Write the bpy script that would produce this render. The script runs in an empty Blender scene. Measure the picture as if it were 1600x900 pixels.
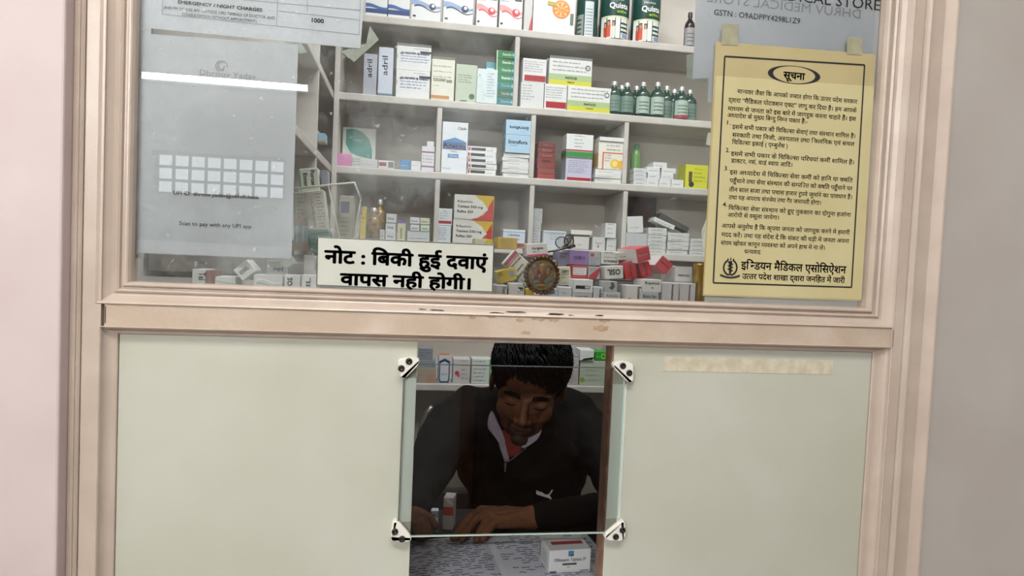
import bpy, bmesh, math, random
import numpy as np
from mathutils import Vector, Matrix, noise as mnoise
random.seed(7)
SC = bpy.context.scene
COL = SC.collection
PI = math.pi
R = math.radians

# ------------------------------------------------------------------ camera
CAM = np.array([0.0, -0.95, 1.55]); FPX = 1050.0
YAW, PIT, ROL = 0.1542432, -0.04257582, 0.04426876
_f = np.array([math.sin(YAW)*math.cos(PIT), math.cos(YAW)*math.cos(PIT), math.sin(PIT)])
_r = np.array([math.cos(YAW), -math.sin(YAW), 0.0]); _u = np.cross(_r, _f)
CR = _r*math.cos(ROL)+_u*math.sin(ROL); CU = -_r*math.sin(ROL)+_u*math.cos(ROL)
cd = bpy.data.cameras.new('camera'); cam = bpy.data.objects.new('camera', cd); COL.objects.link(cam)
cd.sensor_width = 36; cd.lens = FPX/1600*36; cd.clip_start = 0.02
cam.matrix_world = Matrix(((CR[0], CU[0], -_f[0], CAM[0]), (CR[1], CU[1], -_f[1], CAM[1]), (CR[2], CU[2], -_f[2], CAM[2]), (0, 0, 0, 1)))
SC.camera = cam
def P(px, py, Y=0.0):
    d = CR*((px-800)/FPX) - CU*((py-450)/FPX) + _f
    return Vector(CAM + d*((Y-CAM[1])/d[1]))

# ------------------------------------------------------------------ light
SC.view_settings.view_transform = 'Standard'; SC.view_settings.look = 'None'
SC.view_settings.gamma = 1; SC.view_settings.use_curve_mapping = False
SC.view_settings.exposure = 0.05
try: SC.cycles.use_denoising = True
except Exception: pass
SC.cycles.max_bounces = 10; SC.cycles.transparent_max_bounces = 24
SC.cycles.sample_clamp_indirect = 6
w = bpy.data.worlds.new('daylight'); SC.world = w; w.use_nodes = True
w.node_tree.nodes['Background'].inputs[0].default_value = (0.90, 0.96, 1.0, 1)
w.node_tree.nodes['Background'].inputs[1].default_value = 5.0
def area(name, loc, rot, sx, sy, power, col):
    l = bpy.data.lights.new(name, 'AREA'); l.shape = 'RECTANGLE'; l.size = sx; l.size_y = sy; l.energy = power; l.color = col
    o = bpy.data.objects.new(name, l); COL.objects.link(o); o.location = loc; o.rotation_euler = rot
    return o
area('corridor_fill_left', (-2.9, -1.2, 1.5), (0, R(-90), 0), 2.2, 2.0, 24, (1.0, 0.985, 0.965))  # added fill from the left corridor end, no opening behind it
area('corridor_fill_top', (0.0, -1.3, 2.93), (0, 0, 0), 1.2, 0.5, 34, (1.0, 1.0, 0.98))  # added overhead fill, evens out the frame and walls; no fitting modelled
area('corridor_fill_right', (2.9, -1.2, 1.5), (0, R(90), 0), 2.2, 2.0, 10, (1.0, 0.98, 0.95))  # weak fill added from the right to lift the ambient level
area('shop_ceiling_light', (0.35, 0.26, 2.90), (0, 0, 0), 0.9, 0.25, 17, (0.93, 0.97, 1.0))

# ------------------------------------------------------------------ materials
def lin(h):
    h = h.lstrip('#'); out = []
    for i in (0, 2, 4):
        c = int(h[i:i+2], 16)/255
        out.append(c/12.92 if c <= .04045 else ((c+.055)/1.055)**2.4)
    return (*out, 1)
_M = {}
def mat(hexc, rough=.5, kind='plain', spec=.5, metal=0., scale=30., bump=0., alt=None, amt=.5, name=None):
    key = (hexc, rough, kind, spec, metal, scale, bump, alt, amt)
    if key in _M: return _M[key]
    m = bpy.data.materials.new(name or kind+'_'+hexc); m.use_nodes = True; nt = m.node_tree
    b = nt.nodes['Principled BSDF']; b.inputs['Roughness'].default_value = rough; b.inputs['Metallic'].default_value = metal
    b.inputs['Specular IOR Level'].default_value = spec; b.inputs['Base Color'].default_value = lin(hexc)
    tc = nt.nodes.new('ShaderNodeTexCoord')
    def noise(s, det=4, out='Object'):
        n = nt.nodes.new('ShaderNodeTexNoise'); n.inputs['Scale'].default_value = s; n.inputs['Detail'].default_value = det
        nt.links.new(tc.outputs[out], n.inputs['Vector']); return n
    if alt:
        n = noise(scale, 6); r = nt.nodes.new('ShaderNodeValToRGB')
        r.color_ramp.elements[0].position = .5-.18*(amt+.2); r.color_ramp.elements[1].position = .5+.30*(1.2-amt)
        r.color_ramp.elements[0].color = lin(alt); r.color_ramp.elements[1].color = lin(hexc)
        nt.links.new(n.outputs['Fac'], r.inputs['Fac']); nt.links.new(r.outputs['Color'], b.inputs['Base Color'])
    if bump:
        n2 = noise(scale*4 if kind != 'fine' else 700, 5); bp = nt.nodes.new('ShaderNodeBump')
        bp.inputs['Strength'].default_value = bump; bp.inputs['Distance'].default_value = .002
        nt.links.new(n2.outputs['Fac'], bp.inputs['Height']); nt.links.new(bp.outputs['Normal'], b.inputs['Normal'])
    _M[key] = m; return m
def pc(h): return mat(h, .42, 'card', alt=None)
INK = '1b1b1e'
def glass_mat(name, tint=(1, 1, 1), dirt=0., left=False, rough=0.0, spec=1.0):
    m = bpy.data.materials.new(name); m.use_nodes = True; nt = m.node_tree; nt.nodes.clear()
    out = nt.nodes.new('ShaderNodeOutputMaterial'); tr = nt.nodes.new('ShaderNodeBsdfTransparent'); tr.inputs[0].default_value = (*tint, 1)
    gl = nt.nodes.new('ShaderNodeBsdfGlossy'); gl.inputs['Roughness'].default_value = rough
    fr = nt.nodes.new('ShaderNodeFresnel'); fr.inputs['IOR'].default_value = 1.5
    mu = nt.nodes.new('ShaderNodeMath'); mu.operation = 'MULTIPLY'; mu.inputs[1].default_value = spec
    nt.links.new(fr.outputs[0], mu.inputs[0])
    mx = nt.nodes.new('ShaderNodeMixShader'); nt.links.new(mu.outputs[0], mx.inputs[0]); nt.links.new(tr.outputs[0], mx.inputs[1]); nt.links.new(gl.outputs[0], mx.inputs[2])
    last = mx
    if dirt:
        tc = nt.nodes.new('ShaderNodeTexCoord'); n = nt.nodes.new('ShaderNodeTexNoise'); n.inputs['Scale'].default_value = 5; n.inputs['Detail'].default_value = 8; n.inputs['Roughness'].default_value = .7
        nt.links.new(tc.outputs['Object'], n.inputs['Vector'])
        r = nt.nodes.new('ShaderNodeMapRange'); r.inputs['From Min'].default_value = .45; r.inputs['From Max'].default_value = .8; r.inputs['To Max'].default_value = dirt
        nt.links.new(n.outputs['Fac'], r.inputs['Value'])
        n2 = nt.nodes.new('ShaderNodeTexNoise'); n2.inputs['Scale'].default_value = 90; n2.inputs['Detail'].default_value = 3
        nt.links.new(tc.outputs['Object'], n2.inputs['Vector'])
        r2 = nt.nodes.new('ShaderNodeMapRange'); r2.inputs['From Min'].default_value = .66; r2.inputs['From Max'].default_value = .80; r2.inputs['To Max'].default_value = dirt*1.3
        nt.links.new(n2.outputs['Fac'], r2.inputs['Value'])
        ad = nt.nodes.new('ShaderNodeMath'); ad.operation = 'ADD'; nt.links.new(r.outputs[0], ad.inputs[0]); nt.links.new(r2.outputs[0], ad.inputs[1])
        src = ad.outputs[0]
        if left:   # the left half of the pane is the dusty one
            sx = nt.nodes.new('ShaderNodeSeparateXYZ'); nt.links.new(tc.outputs['Object'], sx.inputs[0])
            r3 = nt.nodes.new('ShaderNodeMapRange'); r3.inputs['From Min'].default_value = -.1; r3.inputs['From Max'].default_value = .2; r3.inputs['To Min'].default_value = 1.; r3.inputs['To Max'].default_value = .25
            nt.links.new(sx.outputs['X'], r3.inputs['Value'])
            m3 = nt.nodes.new('ShaderNodeMath'); m3.operation = 'MULTIPLY'; nt.links.new(src, m3.inputs[0]); nt.links.new(r3.outputs[0], m3.inputs[1]); src = m3.outputs[0]
        df = nt.nodes.new('ShaderNodeBsdfDiffuse'); df.inputs[0].default_value = (.75, .82, .84, 1)
        m4 = nt.nodes.new('ShaderNodeMixShader'); nt.links.new(src, m4.inputs[0]); nt.links.new(mx.outputs[0], m4.inputs[1]); nt.links.new(df.outputs[0], m4.inputs[2]); last = m4
    nt.links.new(last.outputs[0], out.inputs[0]); return m

# ------------------------------------------------------------------ mesh builder
class MB:
    def __init__(s): s.v = []; s.f = []; s.m = []; s.mats = []; s.M = Matrix.Identity(4); s.smooth = []
    def mi(s, m):
        if m not in s.mats: s.mats.append(m)
        return s.mats.index(m)
    def add(s, vs, fs, m, smooth=False):
        o = len(s.v); s.v += [tuple(s.M @ Vector(v)) for v in vs]; k = s.mi(m)
        for f in fs: s.f.append(tuple(i+o for i in f)); s.m.append(k); s.smooth.append(smooth)
        return s
    def box(s, x0, x1, y0, y1, z0, z1, m, c=0.):
        if c > 0:   # chamfered box
            bm = bmesh.new(); bmesh.ops.create_cube(bm, size=1)
            for v in bm.verts: v.co = Vector((x0+(v.co.x+.5)*(x1-x0), y0+(v.co.y+.5)*(y1-y0), z0+(v.co.z+.5)*(z1-z0)))
            bmesh.ops.bevel(bm, geom=bm.edges[:], offset=c, segments=2, affect='EDGES', profile=.5)
            bm.verts.index_update(); s.add([v.co[:] for v in bm.verts], [[v.index for v in f.verts] for f in bm.faces], m); bm.free(); return s
        vs = [(x, y, z) for x in (x0, x1) for y in (y0, y1) for z in (z0, z1)]
        return s.add(vs, [(0, 1, 3, 2), (4, 6, 7, 5), (0, 4, 5, 1), (2, 3, 7, 6), (0, 2, 6, 4), (1, 5, 7, 3)], m)
    def plate(s, pts, y0, y1, m):   # xz polygon with thickness in y (y0 is the front)
        n = len(pts); vs = [(x, y0, z) for x, z in pts]+[(x, y1, z) for x, z in pts]
        fs = [tuple(range(n)), tuple(range(2*n-1, n-1, -1))]+[(i, i+n, (i+1) % n+n, (i+1) % n) for i in range(n)]
        return s.add(vs, fs, m)
    def lathe(s, prof, m, n=24, c=(0, 0, 0), cap=True, a0=0., a1=2*PI):
        full = abs(a1-a0-2*PI) < 1e-6; k = n if full else n+1; vs = []
        for r, z in prof:
            for i in range(k):
                a = a0+(a1-a0)*i/n; vs.append((c[0]+r*math.cos(a), c[1]+r*math.sin(a), c[2]+z))
        fs = []
        for j in range(len(prof)-1):
            for i in range(n):
                i2 = (i+1) % k if full else i+1
                fs.append((j*k+i, j*k+i2, (j+1)*k+i2, (j+1)*k+i))
        s.add(vs, fs, m, True)
        if cap and full:
            if prof[0][0] > 1e-4: s.add([vs[i] for i in range(k)], [tuple(range(k-1, -1, -1))], m)
            if prof[-1][0] > 1e-4: s.add([vs[(len(prof)-1)*k+i] for i in range(k)], [tuple(range(k))], m)
        return s
    def tube(s, pts, r, m, n=8, caps=True):
        pts = [Vector(p) for p in pts]; rs = r if isinstance(r, (list, tuple)) else [r]*len(pts); vs = []
        up = Vector((0, 0, 1))
        for i, p in enumerate(pts):
            t = (pts[min(i+1, len(pts)-1)]-pts[max(i-1, 0)]).normalized()
            a = t.cross(up if abs(t.z) < .95 else Vector((1, 0, 0))).normalized(); b = t.cross(a)
            for k in range(n): vs.append(tuple(p+(a*math.cos(2*PI*k/n)+b*math.sin(2*PI*k/n))*rs[i]))
        fs = [(j*n+k, j*n+(k+1) % n, (j+1)*n+(k+1) % n, (j+1)*n+k) for j in range(len(pts)-1) for k in range(n)]
        if caps: fs += [tuple(range(n-1, -1, -1)), tuple(range((len(pts)-1)*n, len(pts)*n))]
        return s.add(vs, fs, m, True)
    def text(s, t, x, z, sx, sz, m, y=-.0004, bold=0., th=0.):
        vs, fs, wd = text_geo(t, bold)
        return s.add([(x+a*sx, y, z+b*sz) for a, b in vs], fs, m)
    def build(s, name, parent=None, loc=None, rot=None):
        me = bpy.data.meshes.new(name); me.from_pydata(s.v, [], s.f)
        for m in s.mats: me.materials.append(m)
        me.polygons.foreach_set('material_index', s.m); me.polygons.foreach_set('use_smooth', s.smooth); me.update()
        o = bpy.data.objects.new(name, me); COL.objects.link(o)
        if parent: o.parent = parent
        if loc is not None: o.location = loc
        if rot is not None: o.rotation_euler = rot
        return o
def tag(o, label=None, cat=None, group=None, kind=None):
    if label: o['label'] = label
    if cat: o['category'] = cat
    if group: o['group'] = group
    if kind: o['kind'] = kind
    return o
def empty(name, loc, label=None, cat=None, group=None, rot=None, kind=None):
    o = bpy.data.objects.new(name, None); COL.objects.link(o); o.location = loc; o.empty_display_size = .02
    if rot: o.rotation_euler = rot
    return tag(o, label, cat, group, kind)

# ------------------------------------------------------------------ lettering
_TG = {}
def _raw(t, bold, res=2):
    k = (t, bold)
    if k in _TG: return _TG[k]
    c = bpy.data.curves.new('glyphs', 'FONT'); c.body = t; c.size = 1; c.resolution_u = res; c.offset = bold
    o = bpy.data.objects.new('glyphs', c); me = o.to_mesh()
    vs = [(v.co.x, v.co.y) for v in me.vertices]; fs = [tuple(p.vertices) for p in me.polygons]
    o.to_mesh_clear(); bpy.data.objects.remove(o); bpy.data.curves.remove(c)
    _TG[k] = (vs, fs); return _TG[k]
_ADV = {}
def adv(t):
    if t not in _ADV:
        _ADV[t] = max(v[0] for v in _raw(t+'।', 0)[0])-max(v[0] for v in _raw('।', 0)[0]) if t else 0
    return _ADV[t]
MATRA = 'ािीुूृेैोौंँःॅ़'
STEM = set('नमयसतपबवखगघचजझञणथधभलशषक')
def hindi(t):
    """split into (text, cut_last, reph) runs; the short i goes before its cluster, half letters lose their stem"""
    runs = []; cur = ''; i = 0; n = len(t)
    while i < n:
        ch = t[i]
        if '\u0915' <= ch <= '\u0939':
            cl = [ch]; j = i+1
            while j+1 < n and t[j] == '्' and '\u0915' <= t[j+1] <= '\u0939': cl.append(t[j+1]); j += 2
            ms = ''
            while j < n and t[j] in MATRA: ms += t[j]; j += 1
            reph = len(cl) > 1 and cl[0] == 'र'
            if reph: cl = cl[1:]
            if 'ि' in ms: cur += 'ि'; ms = ms.replace('ि', '')
            rak = len(cl) > 1 and cl[-1] == 'र'
            if rak: cl = cl[:-1]
            for c in cl[:-1]:
                if c in STEM: runs.append((cur, c, '')); cur = ''
                else: cur += c+'्'
            cur += cl[-1]
            if rak: runs.append((cur, None, 'rak')); cur = ''
            if ms and not rak: cur += ms
            elif ms: runs.append((ms, None, 'm')); 
            if reph: runs.append((cur, None, 'reph')); cur = ''
            i = j
        else: cur += ch; i += 1
    runs.append((cur, None, '')); return runs
def embolden(vs, fs, b):
    if b <= 0: return vs, fs
    V = []; F = []
    for k in range(8 if b > .015 else 4):
        a = 2*PI*k/(8 if b > .015 else 4)+PI/4; o = len(V); V += [(p[0]+b*math.cos(a), p[1]+b*math.sin(a)) for p in vs]; F += [tuple(i+o for i in f) for f in fs]
    return V, F
def text_geo(t, bold=0.):
    k = ('full', t, bold)
    if k in _TG: return _TG[k]
    if not any('\u0900' <= c <= '\u097f' for c in t):
        vs, fs = embolden(*_raw(t, 0), bold); wd = max([v[0] for v in vs] or [0]); _TG[k] = (vs, fs, wd); return _TG[k]
    VS = []; FS = []; x = 0
    def put(vs, fs, dx):
        o = len(VS); VS.extend((a+dx, b) for a, b in vs); FS.extend(tuple(i+o for i in f) for f in fs)
    for cur, half, sp in hindi(t):
        if cur:
            put(*_raw(cur, 0), x); x += adv(cur) if sp != 'm' or 'ा' in cur or 'ी' in cur or 'ो' in cur else 0
        if half:
            vs, fs = _raw(half, 0); a = adv(half); cut = a-(.17 if half != 'क' else .10)
            bm = bmesh.new(); bv = [bm.verts.new((p[0], p[1], 0)) for p in vs]
            for f in fs:
                try: bm.faces.new([bv[i] for i in f])
                except ValueError: pass
            bmesh.ops.bisect_plane(bm, geom=bm.verts[:]+bm.edges[:]+bm.faces[:], plane_co=(cut, 0, 0), plane_no=(1, 0, 0), clear_outer=True)
            bm.verts.index_update(); put([(v.co.x, v.co.y) for v in bm.verts], [[v.index for v in f.verts] for f in bm.faces], x); bm.free()
            x += cut
        b = .03
        if sp == 'rak': put([(x-.30, .10), (x-.14, .22), (x-.14, .22+2*b), (x-.30-b, .10+b)], [(0, 1, 2, 3)], 0)
        if sp == 'reph':
            pts = [(x-.10+.09*math.cos(q), .74+.09*math.sin(q)) for q in np.linspace(-PI*.6, PI*.8, 7)]
            inn = [(x-.10+(.09-b*1.4)*math.cos(q), .74+(.09-b*1.4)*math.sin(q)) for q in np.linspace(-PI*.6, PI*.8, 7)]
            put(pts+inn, [(i, i+1, i+8, i+7) for i in range(6)], 0)
    VS, FS = embolden(VS, FS, bold); _TG[k] = (VS, FS, x); return _TG[k]
def fit_text(mb, t, xl, xr, yb, hpx, m, Y, yoff=0., bold=0., cap=.70):
    """text between two image columns on the plane Y, level in the world"""
    a = P(xl, yb, Y); b = P(xr, yb, Y); wd = b.x-a.x; ppm = FPX/((b-Vector(CAM)).dot(Vector(_f)))
    vs, fs, tw = text_geo(t, bold); x0 = min(v[0] for v in vs); x1 = max(v[0] for v in vs)
    sx = wd/(x1-x0); sz = hpx/ppm/cap
    mb.add([(a.x+(p[0]-x0)*sx, Y+yoff, a.z+p[1]*sz) for p in vs], fs, m)

def PZ(px, py, z):
    d = CR*((px-800)/FPX) - CU*((py-450)/FPX) + _f
    return Vector(CAM + d*((z-CAM[2])/d[2]))

# ------------------------------------------------------------------ the setting
PAINT = mat('c6b7aa', .24, 'fine', spec=.6, scale=14, bump=.16, alt='b9a99c', amt=.25)
WALLP = mat('cbbdbc', .55, 'wallpaint', spec=.35, scale=6, bump=.25, alt='c3b3b2', amt=.4)
WALLR = mat('bab5b0', .55, 'wallpaint', spec=.3, scale=5, bump=.25, alt='b1aaa4', amt=.4)
PANEL = mat('c2c3b9', .38, 'laminate', spec=.4, scale=5, bump=.06, alt='b8b9aa', amt=.5)
INNER = mat('d8d3cb', .6, 'wallpaint', spec=.3, scale=5, alt='cec8bf', amt=.4)
SHELF = mat('ccc9c2', .45, 'shelfpaint', spec=.4, scale=20, alt='c0bcb4', amt=.4)
FLOORM = mat('8a8178', .4, 'terrazzo', scale=60, alt='6f675f', amt=.5)
DARK = mat('241d1a', .6, 'gapdark')
def struct(name, mb, parent=None): o = mb.build(name, parent); 
def st(name, mb):
    o = mb.build(name); o['kind'] = 'structure'; return o
XL = P(95, 450, -.032).x
mb = MB(); mb.box(-3, XL, -.032, .12, 0, 2.95, WALLP, .003); st('wall_left', mb)
mb = MB(); mb.box(.8137, 3, .0, .12, 0, 2.95, WALLR); st('wall_right', mb)
mb = MB(); mb.box(XL, .8137, .02, .12, 2.42, 2.95, WALLP); st('wall_above', mb)
mb = MB(); mb.box(XL, .8137, .04, .12, 0, .86, WALLP); st('wall_below', mb)
mb = MB(); mb.box(-3, 3, -2.6, 1.3, -.05, 0, FLOORM); st('floor', mb)
mb = MB(); mb.box(-3, 3, -2.6, 1.3, 2.95, 3.0, INNER); st('ceiling', mb)
mb = MB(); mb.box(-.57, 1.12, 1.14, 1.2, 0, 2.95, INNER); st('wall_back', mb)
mb = MB(); mb.box(-.55, -.47, .121, 1.139, 0, 2.95, INNER); st('wall_inner_left', mb)
mb = MB(); mb.box(1.03, 1.1, .121, 1.139, 0, 2.95, INNER); st('wall_inner_right', mb)
# wall behind the customer, with the barred ventilator window the glass mirrors
REAR = mat('a5a09b', .6, 'wallpaint', scale=5, alt='98928c', amt=.4)
wx0, wx1, wz0, wz1 = -1.20, -.60, 1.785, 1.985
mb = MB()
mb.box(-3, wx0, -2.5, -2.4, 0, 2.95, REAR); mb.box(wx1, 3, -2.5, -2.4, 0, 2.95, REAR)
mb.box(wx0, wx1, -2.5, -2.4, 0, wz0, REAR); mb.box(wx0, wx1, -2.5, -2.4, wz1, 2.95, REAR)
st('wall_rear', mb)
wn = empty('window_2', (0, 0, 0), kind='structure')
GR = mat('6b5f52', .4, 'grille')
mb = MB()
for i in range(9): x = wx0+.01+i*(wx1-wx0-.02)/8; mb.box(x-.006, x+.006, -2.46, -2.448, wz0, wz1, GR)
for i in range(4): z = wz0+.006+i*(wz1-wz0-.012)/3; mb.box(wx0, wx1, -2.464, -2.444, z-.006, z+.006, GR)
mb.build('window_grille', wn)
for sgn, nm in ((-1, 'wall_corridor_left'), (1, 'wall_corridor_right')):
    mb = MB(); mb.box(min(sgn*3, sgn*3.1), max(sgn*3, sgn*3.1), -2.5, .12, 0, 2.95, REAR); st(nm, mb)
DW = mat('5a3a28', .4, 'doorwood', scale=12, alt='43291c', amt=.5)
dr = empty('added_door_1', (0, 0, 0), kind='structure')  # unseen door, added so its brown mirrors in the hatch glass
mb = MB(); mb.box(.36, 1.14, -2.385, -2.365, .01, 2.02, DW, .004); mb.build('door_leaf', dr)
mb = MB(); mb.box(.28, .355, -2.399, -2.34, 0, 2.08, mat('7a4c30', .35, 'doorframe'), .005); mb.box(1.145, 1.22, -2.399, -2.34, 0, 2.08, mat('7a4c30', .35, 'doorframe'), .005); mb.box(.28, 1.22, -2.399, -2.34, 2.03, 2.10, mat('7a4c30', .35, 'doorframe'), .005); mb.build('door_frame', dr)

# frame: mouldings swept round the two openings, stiles, transom
fr = empty('window_1', (0, 0, 0), kind='structure')
def rect_frame(mb, x0, x1, z0, z1, prof, m, s=(1, 1, 1, 1), cut=None):
    vs = []; n = len(prof)
    for cx, cz, sx, sz in ((x0, z1, -s[0], s[3]), (x0, z0, -s[0], -s[1]), (x1, z0, s[2], -s[1]), (x1, z1, s[2], s[3])):
        for d, y in prof: vs.append((cx+sx*d, y, cz+sz*d))
    fs = [(k*n+i, ((k+1) % 4)*n+i, ((k+1) % 4)*n+i+1, k*n+i+1) for k in range(4) for i in range(n-1)]
    mb.add(vs, fs, m, False)
def arc(cx, cy, rx, ry, a0, a1, n=6): return [(cx+rx*math.cos(R(a0+(a1-a0)*i/n)), cy+ry*math.sin(R(a0+(a1-a0)*i/n))) for i in range(n+1)]
UX0, UX1, UZ0 = -.3595, .7065, 1.4987
LX0, LX1, LZ1 = -.3733, .7237, 1.4297
prof = [(0, .02), (0, -.001), (.001, -.004)]+arc(.0045, -.0045, .0032, .003, 180, 360, 5)+[(.0085, -.002), (.0105, -.0022), (.0115, -.0065), (.014, -.0085), (.0165, -.007), (.0175, -.0045),
        (.021, -.006), (.026, -.0105), (.0305, -.0165), (.033, -.0178), (.0345, -.0165), (.035, -.015)]
mb = MB(); rect_frame(mb, UX0, UX1, UZ0, 2.36, prof, PAINT, (1.07, .85, 1.12, 1)); mb.build('moulding', fr)['label'] = 'moulding around the glass'
prof = [(0, .02), (0, -.0015), (.0008, -.003), (.003, -.0035)]+arc(.003, -.0155, .0118, .0118, 88, 8, 6)+[(.0153, -.0165), (.0163, -.0178), (.0176, -.0165), (.018, -.014)]
mb = MB(); rect_frame(mb, LX0, LX1, .93, LZ1, prof, PAINT, (1, .62, 1.25, .62)); mb.build('moulding', fr)
def vprof(prof, z0, z1, m):
    mb = MB(); n = len(prof); vs = [(x, y, z0) for x, y in prof]+[(x, y, z1) for x, y in prof]
    mb.add(vs, [(i+1, i, n+i, n+i+1) for i in range(n-1)], m); return mb
pl = [(XL+.0005, .02), (XL+.0005, -.0095), (-.4215, -.011), (-.4205, -.0085), (-.4198, -.0125), (-.417, -.0150), (-.4145, -.0125), (-.4137, -.003), (-.4122, -.003), (-.4117, -.0155), (-.4105, -.0165), (-.389, -.0165), (-.388, .02)]
vprof(pl, .86, 2.42, PAINT).build('jamb', fr)
pr = [(.740, .02), (.742, -.0165), (.7612, -.0165), (.7625, -.0125)]+[(.7632, -.015), (.7655, -.0195), (.769, -.0215), (.7725, -.0205), (.7735, -.0175), (.7742, -.0120), (.7995, -.0120), (.8008, -.0135), (.8095, -.0235), (.8120, -.0240), (.8135, -.0215), (.8136, .0)]
vprof(pr, .86, 2.42, PAINT).build('jamb', fr)
TRANS = mat('ccbcae', .34, 'transom', spec=.5, scale=16, bump=.5, alt='b9a795', amt=.2)
mb = MB(); mb.box(-.386, .742, -.0150, .018, 1.4375, 1.4715, TRANS, .0012)
CH = mat('30261e', .8, 'chipped'); PL = mat('b79f86', .8, 'bareplaster', scale=80, alt='9d856c')
def blob(mb, px, py, rx, ry, m, Y, seed):
    rr = random.Random(seed); c = P(px, py, Y); n = 18; pts = []
    for i in range(n):
        a = 2*PI*i/n; k = .65+.5*rr.random(); pts.append((c.x+rx*k*math.cos(a)*.00092, c.z+ry*k*math.sin(a)*.00092))
    mb.plate(pts, Y, Y+.0006, m)
for i, (px, py, rx, ry) in enumerate(((775, 489.5, 12, 2.0), (868, 491, 14, 1.8), (892, 493, 5, 1.2), (806, 487.5, 18, 1.2), (683, 484.5, 12, .9), (937, 493, 7, 1), (660, 483, 6, .7))): blob(mb, px, py, rx, ry, CH, -.0157, i)
for i, (px, py, rx, ry) in enumerate(((843, 497, 14, 5), (866, 499, 12, 5), (768, 494, 9, 3), (812, 500, 7, 4), (945, 500, 9, 4), (938, 513, 14, 5), (822, 520, 9, 2.6), (738, 496, 6, 3))): blob(mb, px, py, rx, ry, PL, -.0153, 20+i)
mb.build('transom', fr)
mb = MB(); mb.box(-.3845, -.3838, -.0162, -.0150, 1.4445, 1.4665, DARK); mb.box(.7445, .7452, -.0168, -.016, 1.44, 1.467, DARK); mb.build('joint', fr)
GL = glass_mat('window_glass', (.95, .97, .965), dirt=.42, left=True, spec=1.7)
mb = MB(); mb.add([(UX0-.002, .010, UZ0-.002), (UX1+.002, .010, UZ0-.002), (UX1+.002, .010, 2.365), (UX0-.002, .010, 2.365)], [(0, 1, 2, 3)], GL)
mb.build('glass', fr)

# lower fixed boards, the serving hatch between them
def chipline(mb, pts, m):
    for (px, py, wx, wz) in pts: a = P(px, py, -.0006); mb.box(a.x-wx*.00045, a.x+wx*.00045, -.0008, 0, a.z-wz*.00045, a.z+wz*.00045, m)
mb = MB(); mb.box(LX0+.0005, .0172, .0, .028, .932, LZ1-.0005, PANEL, .0008)
chipline(mb, [(263, 520.5, 2, 1), (284, 521, 4, 1.2), (293, 521, 4, 1.2), (305, 521.2, 4, 1.4), (322, 521.6, 6, 1.6), (339, 522, 6, 1.5), (177, 735, 1.5, 9), (177, 748, 1.5, 6), (175.5, 798, 1.5, 5), (175, 822, 1.2, 4), (174, 868, 1.5, 14), (638, 530, 6, 1.2), (647, 530.4, 4, 1.0)], DARK)
tag(mb.build('hatch_board'), 'off-white painted board filling the frame left of the serving hatch', 'panel')
mb = MB(); mb.box(.3040, LX1-.0005, .0, .028, .932, LZ1-.0005, PANEL, .0008)
o = tag(mb.build('hatch_board'), 'off-white painted board filling the frame right of the serving hatch', 'panel')
TAPEM = mat('d3cdba', .5, 'oldtape', scale=60, alt='beb59d', amt=.6, bump=.2)
mb = MB(); a = P(1038, 556, 0); b = P(1300, 585, 0); mb.box(a.x, b.x, -.0006, 0, b.z, a.z-.001, TAPEM); mb.build('old_tape_mark', o)['label'] = 'faded strip where old tape was peeled off'
WOODE = mat('93705a', .5, 'rawwood', scale=40, alt='6f5040', amt=.5)
mb = MB(); mb.box(.3012, .3038, .0005, .032, .932, LZ1-.001, WOODE); mb.build('wood_edge', o)['label'] = 'brown bare wood edge'

STRM = mat('e6eee6', .35, 'channel', spec=.5)
mb = MB(); a = P(629, 590, -.001); b = P(651, 815, -.001); mb.box(a.x+.0012, .0172, -.0022, -.0002, b.z, a.z, STRM, .0005); o2 = mb.build('channel_strip', bpy.data.objects['hatch_board']); o2['label'] = 'pale greenish strip under the glass edge'
mb = MB(); mb.box(.3042, P(974, 700, -.001).x, -.0022, -.0002, b.z, a.z-.004, STRM, .0005); mb.build('channel_strip', o)['label'] = 'pale greenish strip under the glass edge'
# glass pane across the hatch, held by four corner clips
PG = glass_mat('hatch_glass', (.985, 1, .99), dirt=.0, spec=1.5)
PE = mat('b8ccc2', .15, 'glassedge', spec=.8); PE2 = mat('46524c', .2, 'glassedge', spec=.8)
pane = empty('hatch_glass_pane', (.155, -.008, 1.152), 'clear glass pane held over the serving hatch in front of the man', 'glass pane')
px0, px1, pz0, pz1 = P(627, 700, -.006).x, P(969, 700, -.006).x, P(790, 834.2, -.006).z, P(800, 572.3, -.006).z
mb = MB(); mb.add([(px0, -.006, pz0), (px1, -.006, pz0), (px1, -.006, pz1), (px0, -.006, pz1)], [(0, 1, 2, 3)], PG); g = mb.build('glass', pane); g.location = -pane.location
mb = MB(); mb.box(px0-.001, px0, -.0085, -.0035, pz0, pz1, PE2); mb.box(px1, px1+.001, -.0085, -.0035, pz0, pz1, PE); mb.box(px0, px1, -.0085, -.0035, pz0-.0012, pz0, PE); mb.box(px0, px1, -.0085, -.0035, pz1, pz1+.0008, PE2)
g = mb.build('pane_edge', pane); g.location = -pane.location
CLIP = mat('e4e2d8', .35, 'whiteplastic', spec=.5); SCR = mat('151312', .35, 'screw', spec=.5)
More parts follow.
